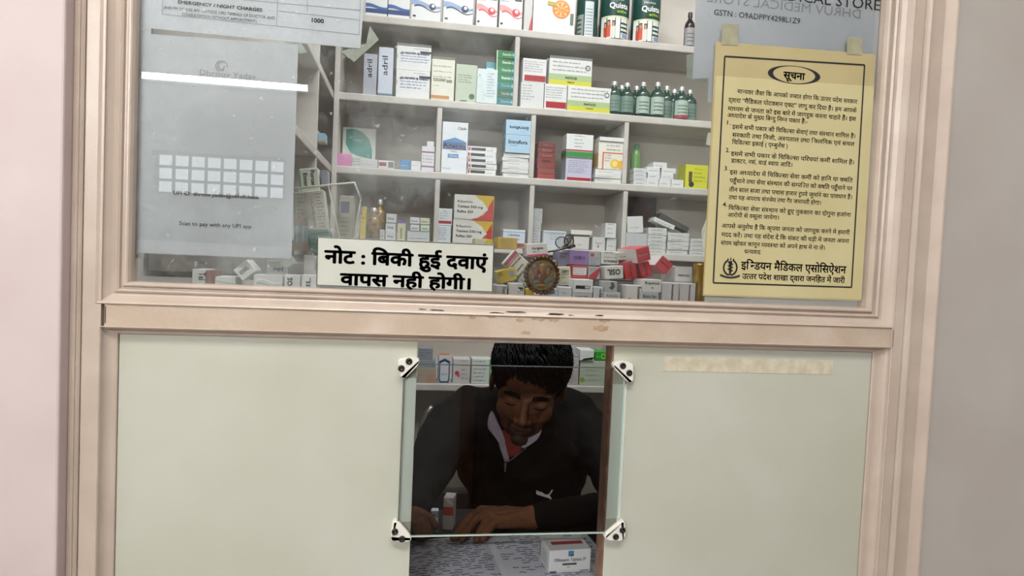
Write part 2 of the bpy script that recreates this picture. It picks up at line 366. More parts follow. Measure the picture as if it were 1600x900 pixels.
def clip(corners, screws, label):
    cx = sum(c[0] for c in corners)/len(corners); cy = sum(c[1] for c in corners)/len(corners)
    root = empty('corner_clip', P(cx, cy, -.009), label, 'clip', 'corner clips holding the hatch glass'); L = root.location
    pts = [P(a, b, -.009) for a, b in corners]; n = len(pts); out = []
    for i in range(n):   # round the corners
        p0, p1, p2 = pts[i-1], pts[i], pts[(i+1) % n]; d0 = (p0-p1).normalized()*.006; d2 = (p2-p1).normalized()*.006
        for t in (0, .25, .5, .75, 1): q = (p1+d0)*(1-t)**2+p1*2*t*(1-t)+(p1+d2)*t*t; out.append(q)
    mb = MB(); k = len(out); c = sum(out, Vector())/k
    ring = lambda s, y: [((c.x+(q.x-c.x)*s), y, (c.z+(q.z-c.z)*s)) for q in out]
    mb.add(ring(1, -.0002)+ring(1, -.0110)+ring(.93, -.0125), [(j*k+i, j*k+(i+1) % k, (j+1)*k+(i+1) % k, (j+1)*k+i) for j in range(2) for i in range(k)]+[tuple(range(2*k, 3*k))], CLIP)
    o = mb.build('clip_body', root); o.location = -L
    for a, b in screws:
        q = P(a, b, -.0125); mb = MB(); mb.M = Matrix.Translation(q) @ Matrix.Rotation(R(90), 4, 'X')
        mb.lathe([(.0046, 0), (.0046, .0016), (.0036, .0026), (.0012, .0026), (.0010, .0014), (.0, .0014)], SCR, 16)
        s = mb.build('screw', root); s.location = -L; s['label'] = 'black screw head'
clip([(621, 562), (641, 558), (656, 559), (655, 569), (632, 592), (625, 590)], [(639, 564.5), (627, 575.5)], 'white plastic corner clip at the upper left of the hatch glass')
clip([(957, 566), (972, 564), (989, 567), (989, 597), (982, 599), (958, 575)], [(973, 571.5), (983, 582.5)], 'white plastic corner clip at the upper right of the hatch glass')
clip([(613, 814), (622, 813), (643, 837), (642, 846), (612, 844), (610, 838)], [(617, 830.5), (628, 842)], 'white plastic corner clip at the lower left of the hatch glass')
clip([(944, 834), (968, 814), (976, 813), (977, 838), (970, 845), (945, 843)], [(972.5, 828), (962, 838.5)], 'white plastic corner clip at the lower right of the hatch glass')

# furniture inside
SY, SB = .95, 1.14
shelf_z = {'A': 2.198, 'B': 1.984, 'C': 1.785, 'D': 1.587, 'E': 1.1885}
un = empty('wall_shelf_unit', (.4, 1.05, .0), 'grey painted shelf unit divided into open bays across the back wall', 'shelf')
def part(name, mb, root): o = mb.build(name, root); o.location = -root.location; return o
for k, z in shelf_z.items():
    mb = MB(); mb.box(-.21, 1.028, SY, SB-.001, z-.021, z, SHELF, .003); part('shelf', mb, un)
for x, a, b in ((.281, 'B', 'A'), (.0705, 'C', 'B'), (.337, 'C', 'B'), (.613, 'C', 'B'), (.0725, 'D', 'C'), (.342, 'D', 'C'), (.620, 'D', 'C'), (.635, 'E', 'D'), (-.03, 'E', 'D')):
    mb = MB(); mb.box(x-.007, x+.007, SY+.002, SB-.001, shelf_z[a]+.0002, shelf_z[b]-.0212, SHELF, .002); part('divider', mb, un)
mb = MB(); mb.box(-.217, -.203, SY-.002, SB-.001, 1.16, 2.8, SHELF, .002); part('side_panel', mb, un)
sd = empty('side_shelf_unit', (-.34, .5, 0), 'grey side shelf unit running from the glass to the back wall on the left', 'shelf')
for z in (2.198, 1.984, 1.785, 1.587):
    mb = MB(); mb.box(-.468, -.218, .34, 1.139, z-.02, z, SHELF, .002); part('shelf', mb, sd)
for y in (.36, .66): mb = MB(); mb.box(-.468, -.219, y, y+.014, 1.5, 2.8, SHELF, .001); part('divider', mb, sd)
mb = MB(); mb.box(-.465, 1.02, .028, .30, 1.4735, 1.4930, mat('8f8b84', .5, 'ledgepaint'), .001)
tag(mb.build('display_ledge'), 'narrow ledge just behind the upper glass carrying the piled cartons', 'ledge')
CTZ = 1.035
mb = MB(); mb.box(-.46, 1.02, .035, .405, CTZ-.03, CTZ, mat('1f1b19', .55, 'counter', scale=20, alt='171413'), .002)
tag(mb.build('counter'), 'dark counter top behind the serving hatch, under the ledger', 'counter')
# tube lamp on the rear wall
tl = empty('tube_light', (-1.10, -2.36, 2.315), 'lit white fluorescent tube mounted on the wall behind the customer, mirrored in the glass', 'lamp')
TE = bpy.data.materials.new('tube_glow'); TE.use_nodes = True; nt = TE.node_tree; nt.nodes.clear(); e = nt.nodes.new('ShaderNodeEmission'); q = nt.nodes.new('ShaderNodeOutputMaterial'); e.inputs[0].default_value = (1, 1, .985, 1); e.inputs[1].default_value = 285; nt.links.new(e.outputs[0], q.inputs[0])
mb = MB(); mb.tube([(-.62, 0, 0), (.60, 0, 0)], .0135, TE, 12); mb.build('tube', tl)
mb = MB(); mb.box(-.65, .63, -.04, -.021, -.02, .02, mat('dddddd', .4, 'lampbody'), .004); mb.box(-.65, -.62, -.03, .02, -.02, .02, mat('dddddd', .4, 'lampbody'), .003); mb.box(.60, .63, -.03, .02, -.02, .02, mat('dddddd', .4, 'lampbody'), .003); mb.build('lamp_holder', tl)

# ------------------------------------------------------------------ papers and signs on the glass
BK = mat('17171a', .6, 'ink'); BK2 = mat('3a3a40', .6, 'ink'); GRY = mat('9a9da2', .7, 'ink')
def sheet(name, pts, Y, m, label, cat, th=.0007, group=None):
    """a sheet stuck to the glass; pts are its image corners"""
    c = P(sum(a for a, b in pts)/len(pts), sum(b for a, b in pts)/len(pts), Y)
    root = empty(name, c, label, cat, group)
    q = [P(a, b, Y) for a, b in pts]; mb = MB(); mb.plate([(v.x, v.z) for v in q], Y, Y+th, m); part('paper', mb, root); return root
def seg(mb, a, b, wd, m, Y):
    p, q = P(*a, Y), P(*b, Y); d = (q-p); n = Vector((-d.z, 0, d.x)).normalized()*wd/2
    mb.add([(p+n)[:], (p-n)[:], (q-n)[:], (q+n)[:]], [(0, 1, 2, 3)], m)
WP = mat('d0d4d7', .6, 'paper', scale=8, alt='c7cbcf', amt=.4); WP2 = mat('dde0e4', .6, 'paper', scale=8, alt='d4d7dc', amt=.4)
TP = mat('b4b9ae', .4, 'tape', scale=90, bump=.5, alt='a3a99b', amt=.5, spec=.5)
Yp = .0125
r = sheet('price_list', [(205, -70), (572, -44), (563, 76), (222, 43), (217, 50), (206, 52)], Yp, WP2, 'white printed sheet listing emergency and night charges of 1000, top left behind the glass', 'paper')
mb = MB(); Yt = Yp-.0006
fit_text(mb, 'EMERGENCY / NIGHT CHARGES', 278, 410, 5.5, 5, BK2, Yt, bold=.025)
fit_text(mb, '(9:00 PM TO 9:30 AM, OUTSIDE OPD TIMINGS OF DOCTOR AND', 256, 430, 14, 4.6, BK2, Yt)
fit_text(mb, 'CONSULTATION WITHOUT APPOINTMENT)', 284, 401, 24.5, 4.6, BK2, Yt)
fit_text(mb, '1000', 487, 506, 34.5, 6.5, BK2, Yt, bold=.03)
for a, b in (((253, 22), (560, 54)), ((253, 22), (256, -30)), ((432, 40), (435, -30)), ((480, 19), (481, -30)), ((435, 17), (561, 31)), ((561, 55), (564, -30)), ((253, -12), (562, 16))): seg(mb, a, b, .0006, GRY, Yt)
part('printing', mb, r)
def tape(root, pts, Y, m=None):
    q = [P(a, b, Y) for a, b in pts]; mb = MB(); mb.plate([(v.x, v.z) for v in q], Y, Y+.0004, m or TP); part('tape', mb, root)
tape(r, [(533, 80), (572, 68), (578, 40), (592, 62), (553, 97)], Yp+.0012)
tape(r, [(444, 63), (470, 66), (480, 82), (468, 84), (460, 78)], Yp+.0012)
r = sheet('payment_sheet', [(209, 52), (236, 42), (236, 53), (466, 70), (455, 405), (207, 395)], Yp+.0002, WP, 'white sheet reading Scan to pay with any UPI app, behind the dusty left glass', 'paper')
mb = MB(); Yt = Yp-.0004
fit_text(mb, 'UPI ID: dhroov.yadav@okhdfcbank', 271, 405, 304, 6, BK, Yt, bold=.012)
fit_text(mb, 'Scan to pay with any UPI app', 280, 393, 351.5, 6, BK, Yt, bold=.012)
fit_text(mb, 'Dhroov Yadav', 312, 400, 117, 8.5, GRY, Yt)
c = P(346, 104, Yt)
for k in range(3):
    pts = [(c.x+(.0075-.002*k)*math.cos(a), Yt, c.z+(.0075-.002*k)*math.sin(a)) for a in np.linspace(k*1.2, k*1.2+4.2, 14)]; mb.tube(pts, .0005, GRY, 5)
part('printing', mb, r)
tape(r, [(209, 398), (224, 394), (225, 402), (211, 404)], Yp+.001); tape(r, [(440, 404), (455, 396), (464, 410), (450, 418), (434, 416)], Yp+.001)
mb = MB(); FOLD = mat('d3d6da', .6, 'paperfold')   # taped margins
q = [P(a, b, Yp) for a, b in ((212, 374), (456, 387), (455, 404), (207, 394))]; mb.plate([(v.x, v.z) for v in q], Yt+.0001, Yt+.0005, FOLD); part('tape_strip', mb, r)
r = sheet('shop_sheet', [(1086, -60), (1392, -40), (1371, 150), (1106, 160), (1108, 122), (1082, 124), (1085, 70), (1087, 0)], Yp, WP2, 'white shop sheet reading MEDICAL STORE and GSTN above the yellow notice', 'paper')
mb = MB(); Yt = Yp-.0006
fit_text(mb, 'DHRUV MEDICAL STORE', 1108, 1377, -13, 16.5, BK, Yt)
fit_text(mb, 'GSTN : O9ADPPY4298L1Z9', 1115.5, 1251, 23, 8.5, BK, Yt)
a = P(1346, 29, Yt); b = P(1104, 11, Yt); vs, fs, tw = text_geo('DHRUV MEDICAL STORE'); sx = (a.x-b.x)/tw; sz = .0135/.7
mb.add([(a.x-p[0]*sx, Yt+.0001, a.z+p[1]*sz) for p in vs], [f[::-1] for f in fs], mat('a6a9af', .7, 'ink'))
part('printing', mb, r)
tape(r, [(1073, 86), (1085, 84), (1085, 122), (1106, 122), (1104, 128), (1073, 122)], Yp+.001)

# the yellow notice, taped on the outside
Yn = .0050
NOT = mat('b8ab80', .5, 'noticepaper', scale=10, alt='aea075', amt=.4); NOT2 = mat('c8bf94', .45, 'noticepaper', scale=10, alt='c0b588', amt=.4)
r = sheet('notice_board_sheet', [(1119, 65), (1368, 85), (1345, 470), (1099, 462)], Yn, NOT, 'yellow framed Hindi notice of many lines, taped on the right of the glass', 'notice', th=.0028)
mb = MB(); Yt = Yn-.0005
q = [P(a, b, Yt) for a, b in ((1119, 118), (1366, 135), (1346, 468), (1100, 460))]; mb.plate([(v.x, v.z) for v in q], Yt+.0002, Yt+.0005, NOT2); part('laminate_film', mb, r)
mb = MB()
for a, b in (((1132.5, 88), (1351, 101.5)), ((1351, 101.5), (1330.5, 449)), ((1330.5, 449), (1114.5, 442)), ((1114.5, 442), (1132.5, 88))): seg(mb, a, b, .0024, BK, Yt)
def ell(mb, cx, cy, rx, ry, m, Y, n=36, ox=0):
    c = P(cx, cy, Y); mb.add([(c.x+rx*math.cos(2*PI*i/n), Y, c.z+ry*math.sin(2*PI*i/n)) for i in range(n)], [tuple(range(n))], m)
ell(mb, 1241, 117, .0430, .0135, BK, Yt-.0001); ell(mb, 1241, 117, .0345, .0125, NOT, Yt-.0002)
fit_text(mb, 'सूचना', 1223.5, 1258, 122, 11, BK, Yt-.0003, bold=.03)
L = [('मान्यवर जैसा कि आपको ज्ञात होगा कि उत्तर प्रदेश सरकार', 1152, 1340.5, 140.5, 150), ("द्वारा ''मैडिकल प्रोटक्शन एक्ट'' लागू कर दिया है। हम आपके", 1138, 1339.5, 153, 164),
 ('माध्यम से जनता को इस बारे में जागरूक करना चाहते हैं। इस', 1137, 1338.5, 166, 178), ('अध्यादेश के मुख्य बिन्दु निम्न प्रकार हैं:-', 1136.5, 1262, 179, 186),
 ('1.', 1136, 1142, 194, 194), ('इसमें सभी प्रकार की चिकित्सा सेवाएं तथा संस्थान शामिल हैं।', 1144, 1337, 195, 206), ('सरकारी तथा निजी, अस्पताल तथा क्लिनिक एवं सचल', 1144, 1336, 208.5, 218), ('चिकित्सा इकाई ( एम्बुलेंस )', 1143.5, 1231, 222, 227),
 ('2.', 1134, 1140, 237, 237), ('इसमें सभी प्रकार के चिकित्सा परिचर्या कर्मी शामिल है।', 1142, 1335, 238, 247), ('डाक्टर, नर्स, वार्ड ब्वाय आदि।', 1142, 1238, 251, 256),
 ('3.', 1132, 1138, 265.5, 265.5), ('इस अध्यादेश में चिकित्सा सेवा कर्मी को हानि या क्षति', 1140, 1333, 267, 276), ('पहुँचाने तथा सेवा संस्थान की सम्पत्ति को क्षति पहुँचाने पर', 1140, 1332.5, 280, 289.5), ('तीन साल सजा तथा पचास हजार रूपये जुर्माने का प्रावधान है।', 1139, 1332, 294, 303), ('तथा यह अपराध संज्ञेय तथा गैर जमानती होगा।', 1138.5, 1283, 307.5, 314),
 ('4.', 1129, 1136, 322, 322), ('चिकित्सा सेवा संस्थान को हुए नुकसान का दोगुना हर्जाना', 1138, 1330, 323, 331.5), ('आरोपी से वसूला जायेगा।', 1137, 1217, 336.5, 340),
 ('आपसे अनुरोध है कि कृपया जनता को जागरूक करने मे हमारी', 1127.5, 1328.5, 351, 359.5), ('मदद करें। तथा यह संदेश दें कि संकट की घड़ी मे जनता अपना', 1127, 1327.5, 365, 373), ('संयम खोकर कानून व्यवस्था को अपने हाथ मे ना लें।', 1126, 1289, 379, 385), ('धन्यवाद', 1163, 1188.5, 395, 396)]
for t, xl, xr, yl, yr in L: fit_text(mb, t, xl, xr, (yl+yr)/2+.5, 6.6, BK, Yt-.0001, bold=.012)
fit_text(mb, 'इन्डियन मैडिकल एसोसिऐशन', 1157.5, 1322.5, 420, 12, BK, Yt-.0001, bold=.02)
fit_text(mb, 'उत्तर प्रदेश शाखा द्वारा जनहित में जारी', 1159.5, 1320.5, 435.5, 8.6, BK, Yt-.0001, bold=.02)
# crest: wreath round a staff, ribbon below
c = P(1141, 418, Yt); Yc = Yt-.0002
for s in (-1, 1):
    for k in range(9):
        a = R(-75+k*17); p = Vector((c.x+s*.0105*math.cos(a), 0, c.z+.0115*math.sin(a))); t = a+R(70)
        dx, dz = s*math.cos(t)*.0034, math.sin(t)*.0034
        mb.add([(p.x-dx, Yc, p.z-dz), (p.x+dz*.42, Yc, p.z-s*dx*.42*s), (p.x+dx, Yc, p.z+dz), (p.x-dz*.42, Yc, p.z+s*dx*.42*s)], [(0, 1, 2, 3)], BK)
mb.add([(c.x-.0014, Yc, c.z-.011), (c.x+.0014, Yc, c.z-.011), (c.x+.0026, Yc, c.z+.010), (c.x-.0026, Yc, c.z+.010)], [(0, 1, 2, 3)], BK)
for s in (-1, 0, 1): mb.add([(c.x+s*.004-.0013, Yc, c.z+.0112), (c.x+s*.004+.0013, Yc, c.z+.0112), (c.x+s*.0052, Yc, c.z+.0165-abs(s)*.0015)], [(0, 1, 2)], BK)
for k in range(3):
    z = c.z-.006+k*.005; mb.tube([(c.x+.0042*math.sin(q), Yc, z+.0025*q/PI) for q in np.linspace(0, PI*2, 12)], .0006, BK, 5)
mb.tube([(c.x+.0155*q, Yc, c.z-.0150+.0035*q*q) for q in np.linspace(-1, 1, 12)], .0014, BK, 6)
part('printing', mb, r)
TP2 = mat('a9a68d', .35, 'clothtape', spec=.5, scale=60, alt='97947c', amt=.4)
tape(r, [(1129, 37), (1153, 38), (1153, 71), (1127, 70)], Yn-.0008, TP2); tape(r, [(1324, 58), (1348, 60), (1347, 86), (1323, 85)], Yn-.0008, TP2)
tape(r, [(1106, 208), (1114, 206), (1112, 228), (1103, 226)], Yn+.003, TP); tape(r, [(1096, 360), (1105, 340), (1104, 395), (1098, 394)], Yn+.003, TP)

# the long sticker along the bottom of the glass
Ys = .0062
STK = mat('cccfcd', .35, 'sticker', scale=9, alt='bdbfb3', amt=.2, spec=.5)
r = sheet('shop_sign', [(496, 369.5), (772, 382), (769.5, 457), (494.5, 446)], Ys, STK, 'cream sticker with two bold black Hindi lines about returns, low on the glass', 'sign', th=.0022)
mb = MB(); Yt = Ys-.0004
for a, b in (((496.5, 370.5), (771.5, 383)), ((496.5, 370.5), (495, 445.5)), ((495, 445.5), (769, 456)), ((771.5, 383), (769, 456))): seg(mb, a, b, .0009, BK, Yt)
fit_text(mb, 'नोट : बिकी हुई दवाएं', 506, 762.5, 410, 20, BK, Yt, bold=.038)
fit_text(mb, 'वापस नही होगी।', 530.5, 735.5, 444.5, 18.5, BK, Yt, bold=.038)
part('lettering', mb, r)

# ------------------------------------------------------------------ cartons
def ppm(px, py, Y): return FPX/((P(px, py, Y)-Vector(CAM)).dot(Vector(_f)))
def stroke_text(mb, x0, x1, z, h, m, seed, y=-.0004):
    """a line of small illegible print"""
    rr = random.Random(seed); x = x0
    while x < x1-h:
        wd = h*rr.uniform(1.2, 4.5); e = min(x+wd, x1); k = x
        while k < e:
            c = h*rr.uniform(.35, .6); up = h*rr.choice((.6, .6, .62, 1.)); mb.add([(k, y, z), (min(k+c*.7, e), y, z), (min(k+c*.7, e), y, z+up), (k, y, z+up)], [(0, 1, 2, 3)], m); k += c
        x = e+h*.7
def deco_draw(mb, w, h, deco, seed):
    for i, d in enumerate(deco):
        k = d[0]; y = -.00035-.0001*i
        if k == 'band': mb.add([(-w/2+w*d[1], y, h*d[3]), (-w/2+w*d[2], y, h*d[3]), (-w/2+w*d[2], y, h*d[4]), (-w/2+w*d[1], y, h*d[4])], [(0, 1, 2, 3)], pc(d[5]))
        elif k == 'poly': mb.add([(-w/2+w*a, y, h*b) for a, b in d[1]], [tuple(range(len(d[1])))], pc(d[2]))
        elif k == 'disc': mb.add([(-w/2+w*d[1]+d[3]*h*math.cos(2*PI*q/20), y, h*d[2]+d[3]*h*math.sin(2*PI*q/20)) for q in range(20)], [tuple(range(20))], pc(d[4]))
        elif k == 'ring':
            o = [(-w/2+w*d[1]+r_*h*math.cos(2*PI*q/20), y, h*d[2]+r_*h*math.sin(2*PI*q/20)) for r_ in (d[3], d[3]*.72) for q in range(20)]; mb.add(o, [(q, (q+1) % 20, (q+1) % 20+20, q+20) for q in range(20)], pc(d[4]))
        elif k == 'wave':   # curved ribbon: u0,u1,v,thick,amp,color
            n = 16; up = []; dn = []
            for q in range(n+1):
                u = d[1]+(d[2]-d[1])*q/n; v = d[3]+d[5]*math.sin(q/n*PI*1.7+.6); t = d[4]*(1-.55*q/n); up.append((-w/2+w*u, y, h*(v+t))); dn.append((-w/2+w*u, y, h*v))
            mb.add(up+dn, [(q, q+n+1, q+n+2, q+1) for q in range(n)], pc(d[6]))
        elif k == 'text':   # str,u0,u1,v,hfrac,color,bold,flip
            t, u0, u1, v, hf, c = d[1:7]; bold = d[7] if len(d) > 7 else 0; rot = d[8] if len(d) > 8 else 0
            vs, fs, tw = text_geo(t, bold); a = min(p[0] for p in vs); b = max(p[0] for p in vs)
            if rot == 90:   # reads upwards; u is the column, v the start, hfrac*w the letter height
                L_ = h*(u1-u0); sx = L_/(b-a); sz = hf*w/.7
                mb.add([(-w/2+w*v-p[1]*sz, y, h*u0+(p[0]-a)*sx) for p in vs], fs, pc(c))
            elif rot == -90:
                L_ = h*(u1-u0); sx = L_/(b-a); sz = hf*w/.7
                mb.add([(-w/2+w*v+p[1]*sz, y, h*u1-(p[0]-a)*sx) for p in vs], fs, pc(c))
            else:
                sx = w*(u1-u0)/(b-a); sz = hf*h/.7; X = -w/2+w*u0; Z = h*v
                if rot == 180: mb.add([(-w/2+w*u1-(p[0]-a)*sx, y, Z-p[1]*sz) for p in vs], fs, pc(c))
                else: mb.add([(X+(p[0]-a)*sx, y, Z+p[1]*sz) for p in vs], fs, pc(c))
        elif k == 'lines':  # u0,u1,v0,v1,n,color
            n = d[5]
            for q in range(n):
                vz = d[3]+(d[4]-d[3])*(q/max(n-1, 1)); rr = random.Random(seed*31+q+i*7)
                stroke_text(mb, -w/2+w*d[1], -w/2+w*(d[2]-(d[2]-d[1])*rr.uniform(0, .3)), h*vz, min(h*(d[4]-d[3])/max(n, 1)*.6, .0035) if n > 1 else .0022, pc(d[6]), seed*13+q, y)
BOXN = [0]
def carton(xl, xr, yt, yb, Y, d, col, deco=(), label='', z=None, tilt=0, yaw=0, group=None, name='medicine_carton', cat='box', side=(), flap=False, mb_extra=None, top=None, size=None):
    """a printed carton; the four image numbers are read on the plane Y and turned into a real width, height and spot"""
    BOXN[0] += 1; cx, cy = (xl+xr)/2, (yt+yb)/2
    if size: w, h = size[0]/ppm(cx, cy, Y), size[1]/ppm(cx, cy, Y)
    else: w = P(xr, cy, Y).x-P(xl, cy, Y).x; h = P(cx, yt, Y).z-P(cx, yb, Y).z
    if tilt:
        c = P(cx, cy, Y); q = Vector((0, 0, -h/2)); q.rotate(Matrix.Rotation(R(tilt), 3, 'Y')); loc = c+q
    else:
        loc = P(cx, yb, Y)
        if z is not None:
            zt = P(cx, yt, Y).z; h = max(zt-z, .006) if not isinstance(z, tuple) else h; loc.z = z+.0004
    mb = MB(); mb.box(-w/2, w/2, 0, d, 0, h, pc(col), min(.0012, w*.06, h*.06, d*.06))
    deco_draw(mb, w, h, deco, BOXN[0])
    if side:   # printed bands on the left side face: v0,v1,color
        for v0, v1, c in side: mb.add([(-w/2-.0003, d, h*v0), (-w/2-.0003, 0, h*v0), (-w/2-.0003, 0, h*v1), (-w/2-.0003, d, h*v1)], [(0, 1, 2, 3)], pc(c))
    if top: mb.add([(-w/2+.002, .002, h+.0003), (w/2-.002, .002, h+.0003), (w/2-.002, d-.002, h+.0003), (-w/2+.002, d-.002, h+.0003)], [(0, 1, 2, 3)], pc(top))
    if flap:   # lifted end flap
        mb.add([(-w/2, 0, h), (w/2, 0, h), (w/2, -.004, h+.006), (-w/2, -.004, h+.006)], [(0, 1, 2, 3), (3, 2, 1, 0)], pc(col))
        mb.add([(-w/2, 0, h*.97), (-w/2-.006, .01, h), (-w/2-.006, .02, h), (-w/2, d*.5, h*.97)], [(0, 1, 2, 3), (3, 2, 1, 0)], pc(col))
    o = mb.build(name, None, loc, (0, R(tilt), R(yaw)) if tilt or yaw else None)
    return tag(o, label, cat, group)
ORD = ['topmost', 'second from the top', 'third from the top', 'fourth from the top', 'fifth from the top', 'sixth from the top', 'seventh from the top', 'eighth from the top']
def stack(xl, xr, yt, yb, n, Y, d, col, deco, what, z, jit=.002, cols=None, group=None):
    """n flat cartons on each other, counted from the top"""
    base = carton(xl, xr, yt, yb, Y, d, col, (), 'x', z=z); x, y, z0 = base.location; w = base.dimensions.x; H = P((xl+xr)/2, yt, Y).z-z
    bpy.data.objects.remove(base); rr = random.Random(int(xl*7+yt)); h = H/n
    w = P(xr, yb, Y).x-P(xl, yb, Y).x; protos = {}
    for k in range(n):
        c = cols[k] if cols else col
        if c not in protos:
            mb = MB(); mb.box(-w/2, w/2, 0, d, 0, h-.0004, pc(c), .0006); deco_draw(mb, w, h-.0004, deco, int(xl)+k); o = mb.build('medicine_carton'); protos[c] = o
        else: o = protos[c].copy(); COL.objects.link(o)
        o.location = (x+rr.uniform(-jit, jit), y+rr.uniform(0, jit*2), z+.0004+k*h); o.rotation_euler = (0, 0, rr.uniform(-.03, .03))
        if n == 1: lab = what
        else: lab = what.replace('#', 'lowest' if k == 0 else ORD[n-1-k])
        tag(o, lab, 'box', group or 'flat cartons stacked in the shelf bays')
zA, zB, zC, zD, zE = (shelf_z[k] for k in 'ABCDE')
Yf = .957
W, WG, WB = 'dfe2e0', 'cfd2d2', 'd5dce6'
G1 = 'cartons standing on the top shelf'; G2 = 'cartons on the second shelf'; G3 = 'cartons on the third shelf'; G4 = 'cartons on the fourth shelf'; G5 = 'cartons on the low shelf seen through the hatch'; GP = 'cartons piled on the ledge behind the glass'
# top shelf
for i, (a, b) in enumerate(((571, 605), (606, 640))):
    carton(a, b, -45, 22, Yf, .06, W, [('band', 0, 1, .06, .16, '2f4a7c'), ('wave', 0, 1, .17, .09, .02, '3e62a3'), ('lines', .1, .8, .5, .7, 3, '54606e')], ['white carton with a dark blue wavy foot, leftmost on the top shelf', 'white carton with a dark blue wavy foot, second from the left on the top shelf'][i], z=zA, group=G1)
for i, (a, b, c1, c2, c3, t) in enumerate(((642, 688, '8fa8cc', '23314f', '2f86c6', 'hypersoti'), (692, 739, '8fa8cc', '23314f', '2f86c6', 'hypersoti'), (744, 777, 'eaa0a0', 'd03b44', '4a4a50', 'hypersoti'), (780, 816, 'eaa0a0', 'd03b44', '4a4a50', 'hypersoti'))):
    lab = ['white carton with a blue orb, beside the wavy-footed cartons on the top shelf', 'white carton with a blue orb, next to the red orb cartons on the top shelf', 'white carton with a red orb and pink wave, left of its twin', 'white carton with a red orb and pink wave, right of its twin'][i]
    carton(a, b, -50, 30, Yf, .06, W, [('wave', 0, 1, .26, .10, .03, c1), ('wave', .1, 1, .22, .03, .05, c2 if i < 2 else 'd9646a'), ('disc', .72, .27, .065, c2), ('disc', .74, .29, .03, 'ffffff'), ('band', .66, .95, .46, .54, c3), ('text', t, .06, .55, .58, .06, '2b3340'), ('lines', .06, .5, .44, .50, 2, '7c8794'), ('band', .06, .16, .06, .09, '333333')], lab, z=zA, group=G1)
carton(818, 831, -60, 42, Yf, .09, 'c9c8c4', [('text', 'TAB', .62, .80, .2, .3, '333333', 0, 90), ('poly', [(.6, 0), (1, 0), (1, .25)], 'b9474f')], 'narrow white carton edge with dark vertical letters left of the orange fruit carton', z=zA, group=G1)
carton(832, 898, -75, 47, Yf, .08, 'ebe9df', [('text', 'Lumonec', .18, .62, .62, .07, '35542c', .02), ('text', '300mg', .55, .88, .84, .05, '444444'), ('disc', .66, .30, .115, 'e0843f'), ('disc', .66, .30, .095, 'f3c48b')]+[('poly', [(.66, .30), (.66+.19*math.cos(a), .30+.085*math.sin(a)), (.66+.19*math.cos(a+.5), .30+.085*math.sin(a+.5))], 'e38b3c') for a in np.arange(0, 6.2, .8)]+[('poly', [(.33, .34), (.55, .33), (.55, .38), (.33, .39)], 'b9a450'), ('poly', [(.14, .70), (.20, .76), (.18, .68)], '4c8b3c'), ('band', .88, .96, .12, .26, '6a7a6a')], 'large cream carton with a cut orange printed on it, top shelf', z=zA, group=G1)
def lathe_at(mb, prof, m, c, n=28): mb.lathe(prof, m, n, c)
def curved_text(mb, t, r, a0, a1, z, h, m, bold=0):
    vs, fs, tw = text_geo(t, bold); x0 = min(p[0] for p in vs); x1 = max(p[0] for p in vs)
    mb.add([(r*math.cos(a0+(a1-a0)*(p[0]-x0)/(x1-x0)), r*math.sin(a0+(a1-a0)*(p[0]-x0)/(x1-x0)), z+p[1]*h/.7) for p in vs], fs, m)
def curved_patch(mb, r, a0, a1, z0, z1, m, n=8):
    v = [(r*math.cos(a0+(a1-a0)*i/n), r*math.sin(a0+(a1-a0)*i/n), z) for z in (z0, z1) for i in range(n+1)]; mb.add(v, [(i, i+1, i+n+2, i+n+1) for i in range(n)], m, True)
